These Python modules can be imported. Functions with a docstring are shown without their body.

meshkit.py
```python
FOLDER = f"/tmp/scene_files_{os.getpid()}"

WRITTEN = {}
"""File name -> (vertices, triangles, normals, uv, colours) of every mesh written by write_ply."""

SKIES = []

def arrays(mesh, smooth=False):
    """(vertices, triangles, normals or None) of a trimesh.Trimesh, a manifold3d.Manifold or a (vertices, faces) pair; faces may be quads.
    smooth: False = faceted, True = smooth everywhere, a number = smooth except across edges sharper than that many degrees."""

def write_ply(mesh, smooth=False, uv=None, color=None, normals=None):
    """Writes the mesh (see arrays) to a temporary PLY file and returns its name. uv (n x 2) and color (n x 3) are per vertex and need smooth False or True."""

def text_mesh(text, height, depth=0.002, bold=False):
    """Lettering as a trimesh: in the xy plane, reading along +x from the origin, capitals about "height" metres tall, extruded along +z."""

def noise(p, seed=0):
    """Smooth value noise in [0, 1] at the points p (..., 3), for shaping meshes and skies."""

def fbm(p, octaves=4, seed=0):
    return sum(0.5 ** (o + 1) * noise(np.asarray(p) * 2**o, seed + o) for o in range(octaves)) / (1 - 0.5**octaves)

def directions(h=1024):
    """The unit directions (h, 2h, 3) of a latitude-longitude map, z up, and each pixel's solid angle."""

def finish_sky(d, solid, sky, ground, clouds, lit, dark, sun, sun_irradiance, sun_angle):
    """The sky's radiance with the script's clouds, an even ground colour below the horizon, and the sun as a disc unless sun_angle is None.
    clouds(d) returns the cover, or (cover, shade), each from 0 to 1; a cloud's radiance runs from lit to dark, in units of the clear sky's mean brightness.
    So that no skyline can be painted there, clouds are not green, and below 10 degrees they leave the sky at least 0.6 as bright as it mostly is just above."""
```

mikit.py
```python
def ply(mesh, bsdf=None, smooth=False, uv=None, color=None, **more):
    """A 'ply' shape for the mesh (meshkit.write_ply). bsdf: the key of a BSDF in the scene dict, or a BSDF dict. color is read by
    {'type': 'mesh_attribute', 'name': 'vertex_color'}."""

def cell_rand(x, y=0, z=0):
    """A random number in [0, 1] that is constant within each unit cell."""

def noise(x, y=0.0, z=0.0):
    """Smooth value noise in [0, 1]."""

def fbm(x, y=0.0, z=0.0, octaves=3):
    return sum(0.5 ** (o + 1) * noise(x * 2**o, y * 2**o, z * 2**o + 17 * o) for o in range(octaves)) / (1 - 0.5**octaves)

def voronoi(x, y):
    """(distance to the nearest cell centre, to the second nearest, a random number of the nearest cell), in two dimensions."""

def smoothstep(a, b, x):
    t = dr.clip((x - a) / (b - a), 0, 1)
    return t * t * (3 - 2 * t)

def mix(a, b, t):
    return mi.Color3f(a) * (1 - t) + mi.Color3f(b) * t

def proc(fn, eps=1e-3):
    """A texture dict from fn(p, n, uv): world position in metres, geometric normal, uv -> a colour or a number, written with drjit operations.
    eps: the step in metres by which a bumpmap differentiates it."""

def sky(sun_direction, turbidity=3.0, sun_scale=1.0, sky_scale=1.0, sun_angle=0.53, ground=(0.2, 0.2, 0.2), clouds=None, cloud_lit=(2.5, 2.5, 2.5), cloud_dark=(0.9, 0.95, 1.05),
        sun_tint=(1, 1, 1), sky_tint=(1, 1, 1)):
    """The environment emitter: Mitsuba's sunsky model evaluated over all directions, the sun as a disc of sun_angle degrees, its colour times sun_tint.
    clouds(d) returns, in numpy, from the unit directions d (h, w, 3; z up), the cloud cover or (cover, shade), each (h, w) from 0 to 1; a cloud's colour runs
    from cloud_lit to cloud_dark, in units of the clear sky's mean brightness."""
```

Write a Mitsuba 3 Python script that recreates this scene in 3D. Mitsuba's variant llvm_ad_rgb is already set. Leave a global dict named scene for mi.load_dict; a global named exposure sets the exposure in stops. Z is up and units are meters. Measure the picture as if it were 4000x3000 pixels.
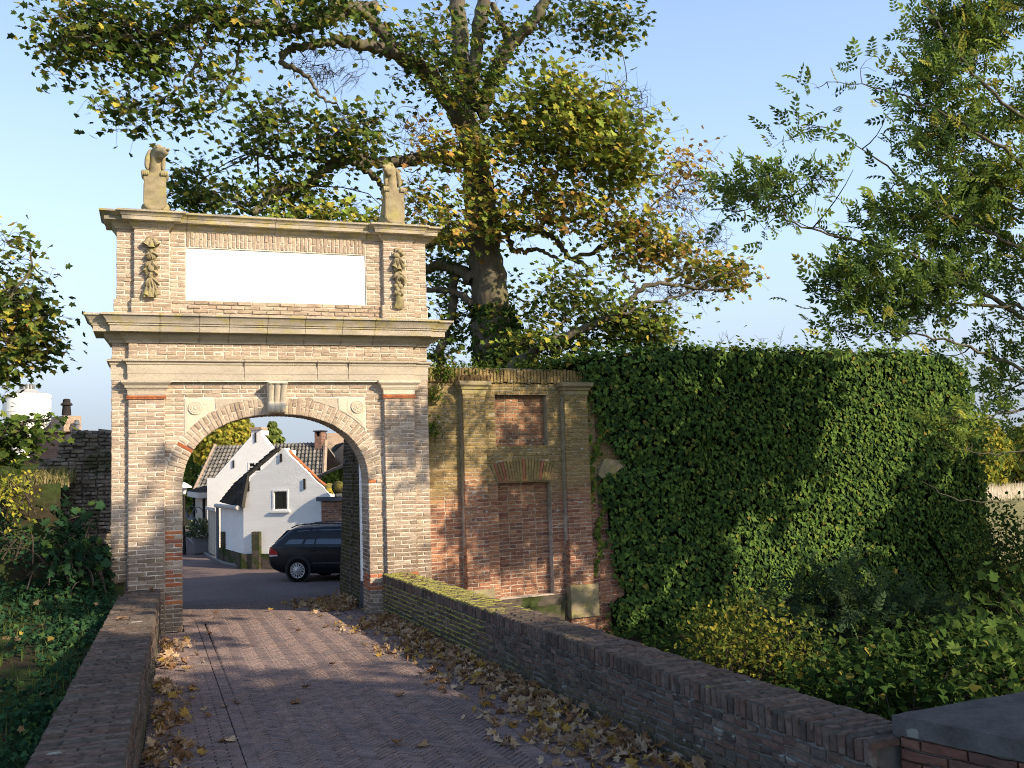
import math, random
import numpy as np, trimesh, mitsuba as mi, drjit as dr
import manifold3d as m3
from shapely.geometry import Polygon, LineString, box as sbox
from shapely.ops import unary_union
import mikit, meshkit
from mikit import noise, fbm, cell_rand, smoothstep, mix, voronoi

scene, labels = {}, {}
rng = np.random.default_rng(7)
PI = math.pi
T4 = mi.ScalarTransform4f

# ---------------------------------------------------------------- camera, sky, exposure
CAM = np.array([0.0, 0.0, 2.1]); FOC = 3889.0
YAW, PITCH, ROLL = math.radians(19.94), math.atan(327 / 3889.0), 0.030
FW = np.array([math.sin(YAW) * math.cos(PITCH), math.cos(YAW) * math.cos(PITCH), math.sin(PITCH)])
_r = np.array([math.cos(YAW), -math.sin(YAW), 0.0]); _u = np.cross(_r, FW)
RT = math.cos(ROLL) * _r - math.sin(ROLL) * _u
UP = math.cos(ROLL) * _u + math.sin(ROLL) * _r
_m = np.eye(4); _m[:3, 0], _m[:3, 1], _m[:3, 2], _m[:3, 3] = -RT, UP, FW, CAM
scene['camera'] = {'type': 'perspective', 'to_world': T4(_m), 'fov': math.degrees(2 * math.atan(2000 / FOC)), 'fov_axis': 'x',
                   'near_clip': 0.05, 'far_clip': 3000.0}
SUN = np.array([0.545, -0.70, 0.462]); SUN /= np.linalg.norm(SUN)
scene['sky'] = mikit.sky(SUN.tolist(), turbidity=3.2, sun_tint=(0.92, 0.97, 1.08), sky_tint=(2.10, 1.78, 1.72), clouds=lambda d: .9 * np.exp(-(np.degrees(np.arcsin(np.clip(d[..., 2], 0, 1))) / 10.0) ** 2), cloud_lit=(.50, .585, .72))
exposure = 2.48


def ray(x, y): return FW + RT * (x - 2000) / FOC - UP * (y - 1500) / FOC
def at(x, y, Y): d = ray(x, y); return CAM + d * (Y - CAM[1]) / d[1]
def onz(x, y, z=0.0): d = ray(x, y); return CAM + d * (z - CAM[2]) / d[2]
def pxm(Y): return 3889.0 / Y      # rough source pixels per metre


# ---------------------------------------------------------------- scene helpers
def numbered(name):
    if name not in scene and name not in taken: taken.add(name); return name
    k = counters.get(name, 0) + 1
    while f'{name}_{k:03d}' in taken: k += 1
    counters[name] = k; taken.add(f'{name}_{k:03d}'); return f'{name}_{k:03d}'
taken, counters = set(), {}

def put(name, mesh, mat, parent=None, M=None, smooth=False, uv=None, color=None, label=None, cat=None, group=None, kind=None):
    key = numbered((parent + '__' if parent else '') + name)
    d = mesh if isinstance(mesh, dict) else mikit.ply(mesh, mat, smooth=smooth, uv=uv, color=color)
    scene[key] = {**d, 'to_world': T4(M)} if M is not None else d
    tag(key, label, cat, group, kind); return key

def tag(key, label=None, cat=None, group=None, kind=None):
    e = {k: v for k, v in (('label', label), ('category', cat), ('group', group), ('kind', kind)) if v}
    if e: labels[key] = {**labels.get(key, {}), **e}
    return key

def thing(name, label=None, cat=None, group=None, kind=None):
    return tag(numbered(name), label, cat, group, kind)

def cat_mesh(ms):
    """ms: list of (v, f) -> one (v, f)"""
    vs, fs, o = [], [], 0
    for v, f in ms:
        vs.append(v); fs.append(np.asarray(f) + o); o += len(v)
    return np.vstack(vs), np.vstack(fs)

def tm(v, f): return trimesh.Trimesh(np.asarray(v, float), np.asarray(f, int), process=False)
def bx(x0, x1, y0, y1, z0, z1):
    m = trimesh.creation.box((x1 - x0, y1 - y0, z1 - z0)); m.apply_translation(((x0 + x1) / 2, (y0 + y1) / 2, (z0 + z1) / 2)); return m
def cbx(x0, x1, y0, y1, z0, z1, c=0.01):
    """box with chamfered edges"""
    P = []
    for sx in (0, 1):
        for sy in (0, 1):
            for sz in (0, 1):
                X, Y, Z = (x0, x1)[sx], (y0, y1)[sy], (z0, z1)[sz]; ix, iy, iz = (1, -1)[sx] * c, (1, -1)[sy] * c, (1, -1)[sz] * c
                P += [(X, Y + iy, Z + iz), (X + ix, Y, Z + iz), (X + ix, Y + iy, Z)]
    return trimesh.convex.convex_hull(np.array(P))
def join(*ms): return trimesh.util.concatenate(list(ms))
def extr(poly, h): return trimesh.creation.extrude_polygon(poly, h, engine='earcut')
def wallplate(poly, y0, y1):
    """polygon in (x, z) extruded along y from y0 to y1"""
    ms = [extr(g, y1 - y0) for g in getattr(poly, 'geoms', [poly])]
    m = join(*ms); v = m.vertices.copy(); m.vertices = np.stack([v[:, 0], y0 + (y1 - y0) - v[:, 2], v[:, 1]], 1); return m
def frame(o, ex, n):
    """local x -> ex, local -y -> n (outward), local z -> up in the wall"""
    ex, n = np.asarray(ex, float), np.asarray(n, float); ey = -n; ez = np.cross(ex, ey)
    M = np.eye(4); M[:3, 0], M[:3, 1], M[:3, 2], M[:3, 3] = ex, ey, ez, o; return M
def shift(M, x=0, y=0, z=0):
    N = M.copy(); N[:3, 3] = M[:3, 3] + M[:3, 0] * x + M[:3, 1] * y + M[:3, 2] * z; return N
def rotz(a, loc=(0, 0, 0)):
    M = np.eye(4); c, s = math.cos(a), math.sin(a); M[:2, :2] = [[c, -s], [s, c]]; M[:3, 3] = loc; return M

def tube(points, radii, sides=6, cap=True):
    p = np.asarray(points, float); n = len(p); r = np.broadcast_to(np.asarray(radii, float), (n,))
    t = np.gradient(p, axis=0); t /= np.linalg.norm(t, axis=1, keepdims=True) + 1e-12
    a = np.cross(t, [0.31, 0.17, 0.93]); a /= np.linalg.norm(a, axis=1, keepdims=True) + 1e-12
    b = np.cross(t, a); ang = np.arange(sides) * 2 * PI / sides
    v = (p[:, None] + r[:, None, None] * (np.cos(ang)[None, :, None] * a[:, None] + np.sin(ang)[None, :, None] * b[:, None])).reshape(-1, 3)
    i, j = np.meshgrid(np.arange(n - 1), np.arange(sides), indexing='ij')
    q = np.stack([i * sides + j, i * sides + (j + 1) % sides, (i + 1) * sides + (j + 1) % sides, (i + 1) * sides + j], -1).reshape(-1, 4)
    f = np.vstack([q[:, [0, 1, 2]], q[:, [0, 2, 3]]])
    if cap:
        k = len(v); v = np.vstack([v, p[:1], p[-1:]]); jj = np.arange(sides); e = (n - 1) * sides
        f = np.vstack([f, np.stack([jj * 0 + k, (jj + 1) % sides, jj], 1), np.stack([jj * 0 + k + 1, e + jj, e + (jj + 1) % sides], 1)])
    return v, f

def lathe(prof, seg=24):
    """prof: [(r, z)] -> closed of revolution (v, f)"""
    a = np.arange(seg) * 2 * PI / seg; P = np.asarray(prof, float); n = len(P)
    v = np.stack([P[:, :1] * np.cos(a), P[:, :1] * np.sin(a), np.repeat(P[:, 1:], seg, 1)], -1).reshape(-1, 3)
    i, j = np.meshgrid(np.arange(n - 1), np.arange(seg), indexing='ij')
    q = np.stack([i * seg + j, i * seg + (j + 1) % seg, (i + 1) * seg + (j + 1) % seg, (i + 1) * seg + j], -1).reshape(-1, 4)
    return v, np.vstack([q[:, [0, 1, 2]], q[:, [0, 2, 3]]])

def sweep_mould(path, prof):
    """path: plan polyline (x, y) walked with the outside on its right; prof: closed list of (e, z), e = how far it stands out."""
    p = np.asarray(path, float); n = len(p); d = np.diff(p, axis=0); d /= np.linalg.norm(d, axis=1, keepdims=True)
    nr = np.stack([d[:, 1], -d[:, 0]], 1); off = np.zeros_like(p)
    for i in range(n):
        if i == 0: off[i] = nr[0]
        elif i == n - 1: off[i] = nr[-1]
        else: s = nr[i - 1] + nr[i]; off[i] = s / (1 + nr[i - 1] @ nr[i])
    k = len(prof); v = np.array([[p[i, 0] + off[i, 0] * e, p[i, 1] + off[i, 1] * e, z] for i in range(n) for e, z in prof])
    f = []
    for i in range(n - 1):
        for j in range(k):
            a, b = i * k + j, i * k + (j + 1) % k; c, e2 = (i + 1) * k + (j + 1) % k, (i + 1) * k + j
            f += [(a, c, b), (a, e2, c)]
    c0, c1 = v[:k].mean(0), v[-k:].mean(0); v = np.vstack([v, c0, c1]); q = len(v) - 2; e0 = (n - 1) * k
    for j in range(k): f += [(q, j, (j + 1) % k), (q + 1, e0 + (j + 1) % k, e0 + j)]
    m = tm(v, f); trimesh.repair.fix_normals(m); return m


def fbmn(p, o=3, seed=0): return meshkit.fbm(p, o, seed)

# ---------------------------------------------------------------- bricks
BR = {}
def brick_vf(w, h, d, seed, seg=3, bev=0.005, wob=0.0022):
    g = np.random.default_rng(seed); n = seg if w > 0.15 else 1
    xs = np.linspace(-w / 2, w / 2, n + 1); top = [(x, h / 2) for x in xs]; bot = [(x, -h / 2) for x in xs[::-1]]
    ring = np.array(bot + top); ring += g.normal(0, wob, ring.shape); k = len(ring)
    ins = ring - np.sign(ring) * bev * np.array([1.3, 1.0]); push = g.normal(0, 0.0012, k)
    if n > 1:
        mid = np.abs(np.abs(ring[:, 0]) - w / 2) > 0.01; ins[mid, 0] = ring[mid, 0]
    fr = np.stack([ins[:, 0], push, ins[:, 1]], 1); mdl = np.stack([ring[:, 0], push + bev, ring[:, 1]], 1); bk = mdl.copy(); bk[:, 1] = d
    v = np.vstack([fr, mdl, bk]); f = []
    for i in range(n):   # front strip: bottom ring index i (reversed) with top
        a, b = n - i, n - i - 1; c, e = n + 1 + i, n + 2 + i
        f += [(a, b, e), (a, e, c)]
    for i in range(k):
        j = (i + 1) % k
        f += [(i, k + i, k + j), (i, k + j, j), (k + i, 2 * k + i, 2 * k + j), (k + i, 2 * k + j, k + j)]
    return v, np.array(f)

def brick(w, h, d, var, mat, **kw):
    """one shared brick: the ply dict and its arrays"""
    key = (round(w * 200), round(h * 400), round(d * 50), var, mat, tuple(sorted(kw.items())))
    if key not in BR:
        w2, h2 = max(round(w * 200) / 200, .02), round(h * 400) / 400
        v, f = brick_vf(w2, h2, d, hash(key[:4]) % 99991, **kw); g = np.random.default_rng(var * 31 + 5)
        f = f[:, [0, 2, 1]]
        uv = np.tile([(var + .5) / NV, g.random()], (len(v), 1)); BR[key] = (mikit.ply((v, f), mat, uv=uv), v, f, uv)
    return BR[key]
NV = 14

class Bricks:
    """collects bricks of one holder; the largest `most` become parts, the rest one part of kind stuff"""
    def __init__(self, holder, mat, name='brick', most=300, rest='brickwork', **kw):
        self.h, self.mat, self.name, self.most, self.rest, self.kw, self.items = holder, mat, name, most, rest, kw, []
    def add(self, M, w, h, d=0.05, mat=None, pri=None):
        self.items.append((pri if pri is not None else w, M, w, h, d, mat or self.mat, int(rng.integers(NV))))
    def done(self):
        self.items.sort(key=lambda t: -t[0]); byrest = {}
        for i, (p, M, w, h, d, mat, var) in enumerate(self.items):
            b = brick(w, h, d, var, mat, **self.kw)
            if i < self.most: put(self.name, b[0], mat, self.h, M)
            else:
                byrest.setdefault(mat, []).append((b[1] @ M[:3, :3].T + M[:3, 3], b[2], b[3]))
        for mat, L in byrest.items():
            v, f = cat_mesh([(a, b) for a, b, _ in L]); put(self.rest, (v, f), mat, self.h, uv=np.vstack([u for *_, u in L]), kind='stuff')

def lay(bk, M, poly, course=0.0588, L=0.2525, joint=0.011, bond='run', proud=0.0, z0=None, matfn=None, depth=0.05, jit=0.0025, mn=0.035, pri=None):
    """bricks over a polygon given in the wall frame's (x, z); M = frame of the wall face"""
    x0, y0, x1, y1 = poly.bounds; y0 = y0 if z0 is None else z0; n = max(1, round((y1 - y0) / course)); ch = (y1 - y0) / n
    for i in range(n):
        za, zb = y0 + i * ch, y0 + (i + 1) * ch; zm = (za + zb) / 2
        line = poly.intersection(LineString([(x0 - 1, zm), (x1 + 1, zm)]))
        for g in getattr(line, 'geoms', [line]):
            if g.is_empty or g.length < mn: continue
            a, b = g.bounds[0], g.bounds[2]; W = b - a; k = max(1, round(W / L))
            head = bond == 'cross' and i % 2
            if W < L * .75: cuts = [a, b]
            elif head: m = max(2, round(W / (L / 2))); cuts = list(np.linspace(a, b, m + 1))
            elif i % 2 == 0 or bond == 'stack': cuts = list(np.linspace(a, b, k + 1))
            else:
                s = W / k; cuts = [a, a + s / 2] + [a + s / 2 + s * j for j in range(1, k)] + [b]
            cuts = [c + (rng.normal(0, .006) if 0 < j < len(cuts) - 1 else 0) for j, c in enumerate(cuts)]
            for c, e in zip(cuts[:-1], cuts[1:]):
                w = e - c - joint
                if w < .02: continue
                N = shift(M, (c + e) / 2 + rng.normal(0, .001), -proud + rng.normal(0, jit), zm + rng.normal(0, .0015))
                mat = matfn((c + e) / 2, zm) if matfn else None
                bk.add(N, w, ch - joint, depth, mat, pri(N) if pri else None)


# ---------------------------------------------------------------- materials
def diffuse(name, fn): scene[name] = {'type': 'twosided', 'bsdf': {'type': 'diffuse', 'reflectance': mikit.proc(fn)}}
def plain(name, rgb, rough=None, **kw):
    if rough is None: scene[name] = {'type': 'twosided', 'bsdf': {'type': 'diffuse', 'reflectance': {'type': 'rgb', 'value': list(rgb)}}}
    else: scene[name] = {'type': 'twosided', 'bsdf': {'type': 'principled', 'base_color': {'type': 'rgb', 'value': list(rgb)}, 'roughness': rough, **kw}}
def bumpy(name, fn, hfn, scale=1.0, eps=2e-3):
    scene[name] = {'type': 'twosided', 'bsdf': {'type': 'bumpmap', 'arbitrary': mikit.proc(hfn, eps), 'scale': scale, 'bsdf': {'type': 'diffuse', 'reflectance': mikit.proc(fn)}}}
C3 = mi.Color3f

def pal(r, *cols):
    """a palette read by the random number r"""
    n = len(cols) - 1; c = C3(*cols[0])
    for i in range(n): c = mix(c, C3(*cols[i + 1]), smoothstep(i / n + .1 / n, (i + 1) / n - .1 / n, r))
    return c

def f_gate(p, n, uv):
    c = pal(uv.x, (.33, .262, .195), (.45, .372, .285), (.385, .30, .23), (.49, .412, .318), (.36, .282, .212), (.44, .365, .275))
    m = fbm(p.x * 24, p.y * 24, p.z * 40); c = c * (.62 + .72 * m)
    low = 1 - smoothstep(.7, 1.7, p.z + .5 * fbm(p.x * 3, p.y * 3, p.z * 3) - .25)      # dirty foot of the piers, with its shade put into the colour
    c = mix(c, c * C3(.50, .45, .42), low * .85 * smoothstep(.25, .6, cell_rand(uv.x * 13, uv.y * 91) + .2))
    li = smoothstep(.62, .75, fbm(p.x * 3.1, p.y * 3, p.z * 3.1 + 9)) * smoothstep(4.2, 4.5, p.z) * (1 - smoothstep(4.5, 4.75, p.z))
    return mix(c, C3(.42, .38, .28), li * .7)
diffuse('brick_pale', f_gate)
def f_red(p, n, uv):
    c = pal(uv.x, (.36, .12, .06), (.50, .19, .08), (.30, .13, .085), (.44, .16, .08)); return c * (.65 + .7 * fbm(p.x * 26, p.y * 26, p.z * 40))
diffuse('brick_red', f_red)
def f_mortar(p, n, uv):
    m = fbm(p.x * 18, p.y * 18, p.z * 18); low = 1 - smoothstep(.3, 1.4, p.z)
    return mix(C3(.70, .63, .54), C3(.54, .50, .44), low) * (.7 + .55 * m)
diffuse('mortar_pale', f_mortar)
def f_stone(p, n, uv):
    m = fbm(p.x * 5, p.y * 5, p.z * 9, 4); s = fbm(p.x * 60, p.y * 60, p.z * 60)
    c = mix(C3(.41, .36, .285), C3(.55, .495, .40), m) * (.75 + .4 * s)
    grime = smoothstep(.45, .7, fbm(p.x * 2.2, p.y * 4, p.z * 7 + 3)) * .5
    c = mix(c, C3(.20, .185, .15), grime * smoothstep(3.9, 4.3, p.z) * (1 + .7 * smoothstep(5.5, 5.7, p.z)))
    li = smoothstep(.45, .7, fbm(p.x * 9, p.y * 9, p.z * 9 + 5)) * smoothstep(3.95, 4.3, p.z)
    c = mix(c, C3(.42, .36, .10), li * .55)
    return mix(c, C3(.30, .28, .13), smoothstep(.5, .8, n.z) * .7)
diffuse('sandstone', f_stone)
def f_pale(p, n, uv):
    m = fbm(p.x * 6, p.y * 6, p.z * 10); return mix(C3(.58, .51, .40), C3(.69, .63, .51), m) * (.82 + .3 * fbm(p.x * 50, p.y * 50, p.z * 50))
diffuse('pale_stone', f_pale)
def f_carve(p, n, uv):
    m = fbm(p.x * 14, p.y * 14, p.z * 14); c = mix(C3(.20, .17, .10), C3(.40, .34, .22), m)
    return mix(c, C3(.36, .33, .12), smoothstep(.5, .7, fbm(p.x * 6 + 7, p.y * 6, p.z * 6)) * .6)
diffuse('old_stone', f_carve)
plain('white_panel', (.86, .86, .85), .6)
def f_wall(p, n, uv):
    c = pal(uv.x, (.34, .16, .10), (.24, .11, .075), (.38, .19, .11), (.28, .15, .10), (.42, .22, .13), (.20, .11, .085))
    m = fbm(p.x * 24, p.y * 24, p.z * 40); c = c * (.6 + .75 * m)
    a = fbm(p.x * 1.3 + 3, p.y * 1.3, p.z * 1.1); h = smoothstep(.3, 3.2, p.z)
    alg = smoothstep(.40, .66, a * .62 + h * .50 - .16 * smoothstep(5.05, 5.2, p.x) * (1 - smoothstep(6.0, 6.15, p.x)) * (1 - smoothstep(1.8, 1.9, p.z)) - .12 * smoothstep(5.6, 6.3, p.x))
    rec = smoothstep(.085, .112, (p.y - 14.92) * .9925 - (p.x - 3.985) * .1219); alg = alg * (1 - .85 * rec); c = c * (1 - .12 * rec)
    c = mix(c, mix(C3(.27, .235, .08), C3(.20, .175, .08), fbm(p.x * 9, p.y * 9, p.z * 9)) * (.6 + .8 * m), alg * .72)
    gl = smoothstep(.80, .86, noise(p.x * 26, p.y * 26, p.z * 26)) * smoothstep(.5, .6, noise(p.x * 2, p.y * 2, p.z * 2 + 4))
    return mix(c, C3(.5, .5, .45), gl * .8)
diffuse('brick_wall_red', f_wall)
def f_wmortar(p, n, uv):
    a = fbm(p.x * 1.3 + 3, p.y * 1.3, p.z * 1.1); h = smoothstep(.3, 3.2, p.z); alg = smoothstep(.38, .62, a * .62 + h * .52)
    return mix(C3(.50, .42, .34), C3(.27, .25, .15), alg * .7) * (.6 + .7 * fbm(p.x * 15, p.y * 15, p.z * 15))
diffuse('mortar_wall', f_wmortar)
def f_par(p, n, uv):
    c = pal(uv.x, (.105, .08, .066), (.15, .10, .08), (.085, .07, .06), (.17, .125, .10), (.12, .10, .085))
    m = fbm(p.x * 30, p.y * 30, p.z * 30); c = c * (.55 + .9 * m); up = smoothstep(.4, .8, n.z)
    c = mix(c, C3(.075, .072, .06) * (.5 + m), up * .7)
    near = smoothstep(8.5, 13.0, p.y + fbm(p.x * 4, p.y * 1.2, 0) * 2 - 1) * smoothstep(1.5, 2, p.x)
    moss = up * smoothstep(.35, .6, fbm(p.x * 7, p.y * 7, p.z * 7) * .6 + near * .55 - .05)
    c = mix(c, mix(C3(.24, .25, .04), C3(.44, .42, .09), fbm(p.x * 20, p.y * 20, 3)), moss * .95)
    li = smoothstep(.70, .76, fbm(p.x * 6, p.y * 9, p.z * 6 + 2)) * (.35 + .65 * up)
    c = mix(c, C3(.34, .36, .31), li * .75)
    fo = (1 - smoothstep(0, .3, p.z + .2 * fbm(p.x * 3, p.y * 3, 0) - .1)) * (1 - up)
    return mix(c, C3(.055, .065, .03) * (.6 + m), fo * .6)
diffuse('brick_parapet', f_par)
def f_pmort(p, n, uv): return C3(.17, .16, .145) * (.5 + .9 * fbm(p.x * 15, p.y * 15, p.z * 15))
diffuse('mortar_dark', f_pmort)
def f_paver(p, n, uv):
    c = pal(uv.x, (.195, .152, .142), (.225, .17, .155), (.18, .146, .14), (.24, .175, .155), (.208, .16, .15))
    c = c * (.7 + .55 * fbm(p.x * 16, p.y * 16, p.z * 16)) * (.78 + .4 * fbm(p.x * .9, p.y * .6, 0))
    return c
diffuse('paver_brick', f_paver)
def f_sand(p, n, uv): return mix(C3(.022, .02, .018), C3(.022, .026, .012), smoothstep(.5, .7, fbm(p.x * 2, p.y * 2, 0))) * (.6 + .7 * fbm(p.x * 30, p.y * 30, 0))
diffuse('joint_sand', f_sand)
def f_farroad(p, n, uv):
    r = cell_rand(dr.floor(p.x * 5 + cell_rand(dr.floor(p.y * 14)) * 3), dr.floor(p.y * 14)); c = pal(r, (.185, .143, .135), (.215, .163, .15), (.172, .136, .13))
    e = dr.abs(p.y * 14 - dr.floor(p.y * 14) - .5); return c * (1 - .35 * smoothstep(.36, .46, e)) * (.8 + .35 * fbm(p.x * .9, p.y * .6, 0))
diffuse('far_paving', f_farroad)

# ================================================================ the town gate
P0, P1, GB = 14.72, 14.65, 15.25
gate = thing('town_gate', 'tall brick town gate with an arched passage, stone cornices and a blank white panel', 'gate')
CX, AW, ZS, AR, EN = 1.71, 1.31, 1.93, 1.04, 2.25
def arch_pts(a, b, n=81):
    t = np.linspace(0, PI, n); c, s = np.cos(t), np.sin(t)
    p = np.stack([CX - a * np.sign(c) * np.abs(c) ** (2 / EN), ZS + b * np.abs(s) ** (2 / EN)], 1)
    L = np.r_[0, np.cumsum(np.linalg.norm(np.diff(p, axis=0), axis=1))]; u = np.linspace(0, L[-1], n)
    return np.stack([np.interp(u, L, p[:, 0]), np.interp(u, L, p[:, 1])], 1)
opening = Polygon([(CX - AW, -1)] + arch_pts(AW, AR).tolist() + [(CX + AW, -1)])
RING = 0.245
ring_out = Polygon([(CX - AW - RING, ZS - 0.35)] + arch_pts(AW + RING, AR + RING - .01).tolist() + [(CX + AW + RING, ZS - 0.35)])
M0 = frame((0, P0, 0), (1, 0, 0), (0, -1, 0)); M1 = frame((0, P1, 0), (1, 0, 0), (0, -1, 0))
e = .008
# mortar bodies: recessed behind the brick faces
lower = sbox(-.53 + e, -.6, 3.97 - e, 4.2).difference(opening.buffer(e))
bodies = [wallplate(lower, P0 + e, GB), wallplate(sbox(-.475 + e, 4.2, 3.985 - e, 5.62).difference(sbox(.449, 4.611, 3.039, 5.373)), P0 + e, GB), wallplate(sbox(-.512 + e, 4.2, 3.998, 4.6), P0 + e + .001, GB + .02)]
for a, b in ((-.315, .165), (3.267, 3.74)): bodies.append(bx(a + e, b - e, P1 + e, P0 + .02, -.5, 3.3))
bodies.append(bx(-.315 + e, 3.74 - e, P1 + e, P0 + .02, 3.44, 4.05))
for a, b in ((-.245, .232), (3.295, 3.768)): bodies.append(bx(a + e, b - e, P1 + e, P0 + .02, 4.35, 5.64))
for a, b in ((-.28, .262), (3.262, 3.785)): bodies.append(bx(a + e, b - e, P1 + e - .0, P0 + .02, 4.35, 4.61))
put('mortar', join(*bodies), 'mortar_pale', gate)

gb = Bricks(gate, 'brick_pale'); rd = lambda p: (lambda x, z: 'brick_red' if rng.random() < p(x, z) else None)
redL = rd(lambda x, z: 0.33 if (x > .165 and .3 < z < 1.45) else .02 if z < 1.4 else 0)
redR = rd(lambda x, z: 0.75 if .33 < z < .6 else 0)
# outer strips, pilasters, jambs
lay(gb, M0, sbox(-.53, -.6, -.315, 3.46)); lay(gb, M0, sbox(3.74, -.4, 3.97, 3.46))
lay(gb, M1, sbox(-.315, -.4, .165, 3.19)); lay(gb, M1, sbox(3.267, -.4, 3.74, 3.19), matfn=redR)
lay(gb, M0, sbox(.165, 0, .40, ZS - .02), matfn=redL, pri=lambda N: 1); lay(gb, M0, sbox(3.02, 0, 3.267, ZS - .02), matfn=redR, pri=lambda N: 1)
# jamb reveals (the right one is seen)
MR = frame((3.02, P0, 0), (0, -1, 0), (-1, 0, 0)); lay(gb, MR, sbox(-.52, 0, 0, ZS - .02), matfn=redR)
ML = frame((.40, P0, 0), (0, 1, 0), (1, 0, 0)); lay(gb, ML, sbox(0, 0, .52, ZS - .02))
MLo = frame((-.53, P0, 0), (0, -1, 0), (-1, 0, 0)); lay(gb, MLo, sbox(-.5, -.6, 0, 3.46))
for x, d in ((3.267, -1), (-.315, -1), (3.74, 1), (.165, 1)):      # the pilasters' narrow cheeks
    lay(gb, frame((x, P0, 0), (0, d, 0), (d, 0, 0)), sbox(min(0, -.07 * 1), -.3, 0, 3.19) if d < 0 else sbox(-.07, -.3, 0, 3.19), depth=.02)
# spandrel wall between the pilasters, cut by the ring and the two stone panels
panL = Polygon([(.425, 2.70), (.425, 3.21), (.83, 3.21), (.83, 3.11)] + [tuple(q) for q in arch_pts(AW + RING, AR + RING - .01, 161)[::-1] if .425 < q[0] < .83])
panR = Polygon([(2 * CX - x, z) for x, z in panL.exterior.coords]); panL, panR = panL.buffer(0), panR.buffer(0)
stone_arc = [Polygon([(x0, 3.21), (x1, 3.21)] + [tuple(q) for q in arch_pts(AW + RING, AR + RING - .01, 161)[::-1] if x0 < q[0] < x1]).buffer(0) for x0, x1 in ((.835, 1.22), (2.20, 2.585))]
span = sbox(.165, ZS - .35, 3.267, 3.46).difference(ring_out).difference(unary_union([panL, panR] + stone_arc).buffer(.004)).difference(sbox(CX - AW - .3, ZS - .36, CX + AW + .3, ZS - .02).intersection(sbox(.39, 0, 3.03, 9)))
span = span.difference(sbox(.165, 0, .40, ZS - .02)).difference(sbox(3.02, 0, 3.267, ZS - .02))
lay(gb, M0, span, bond='cross', mn=.05)
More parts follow.
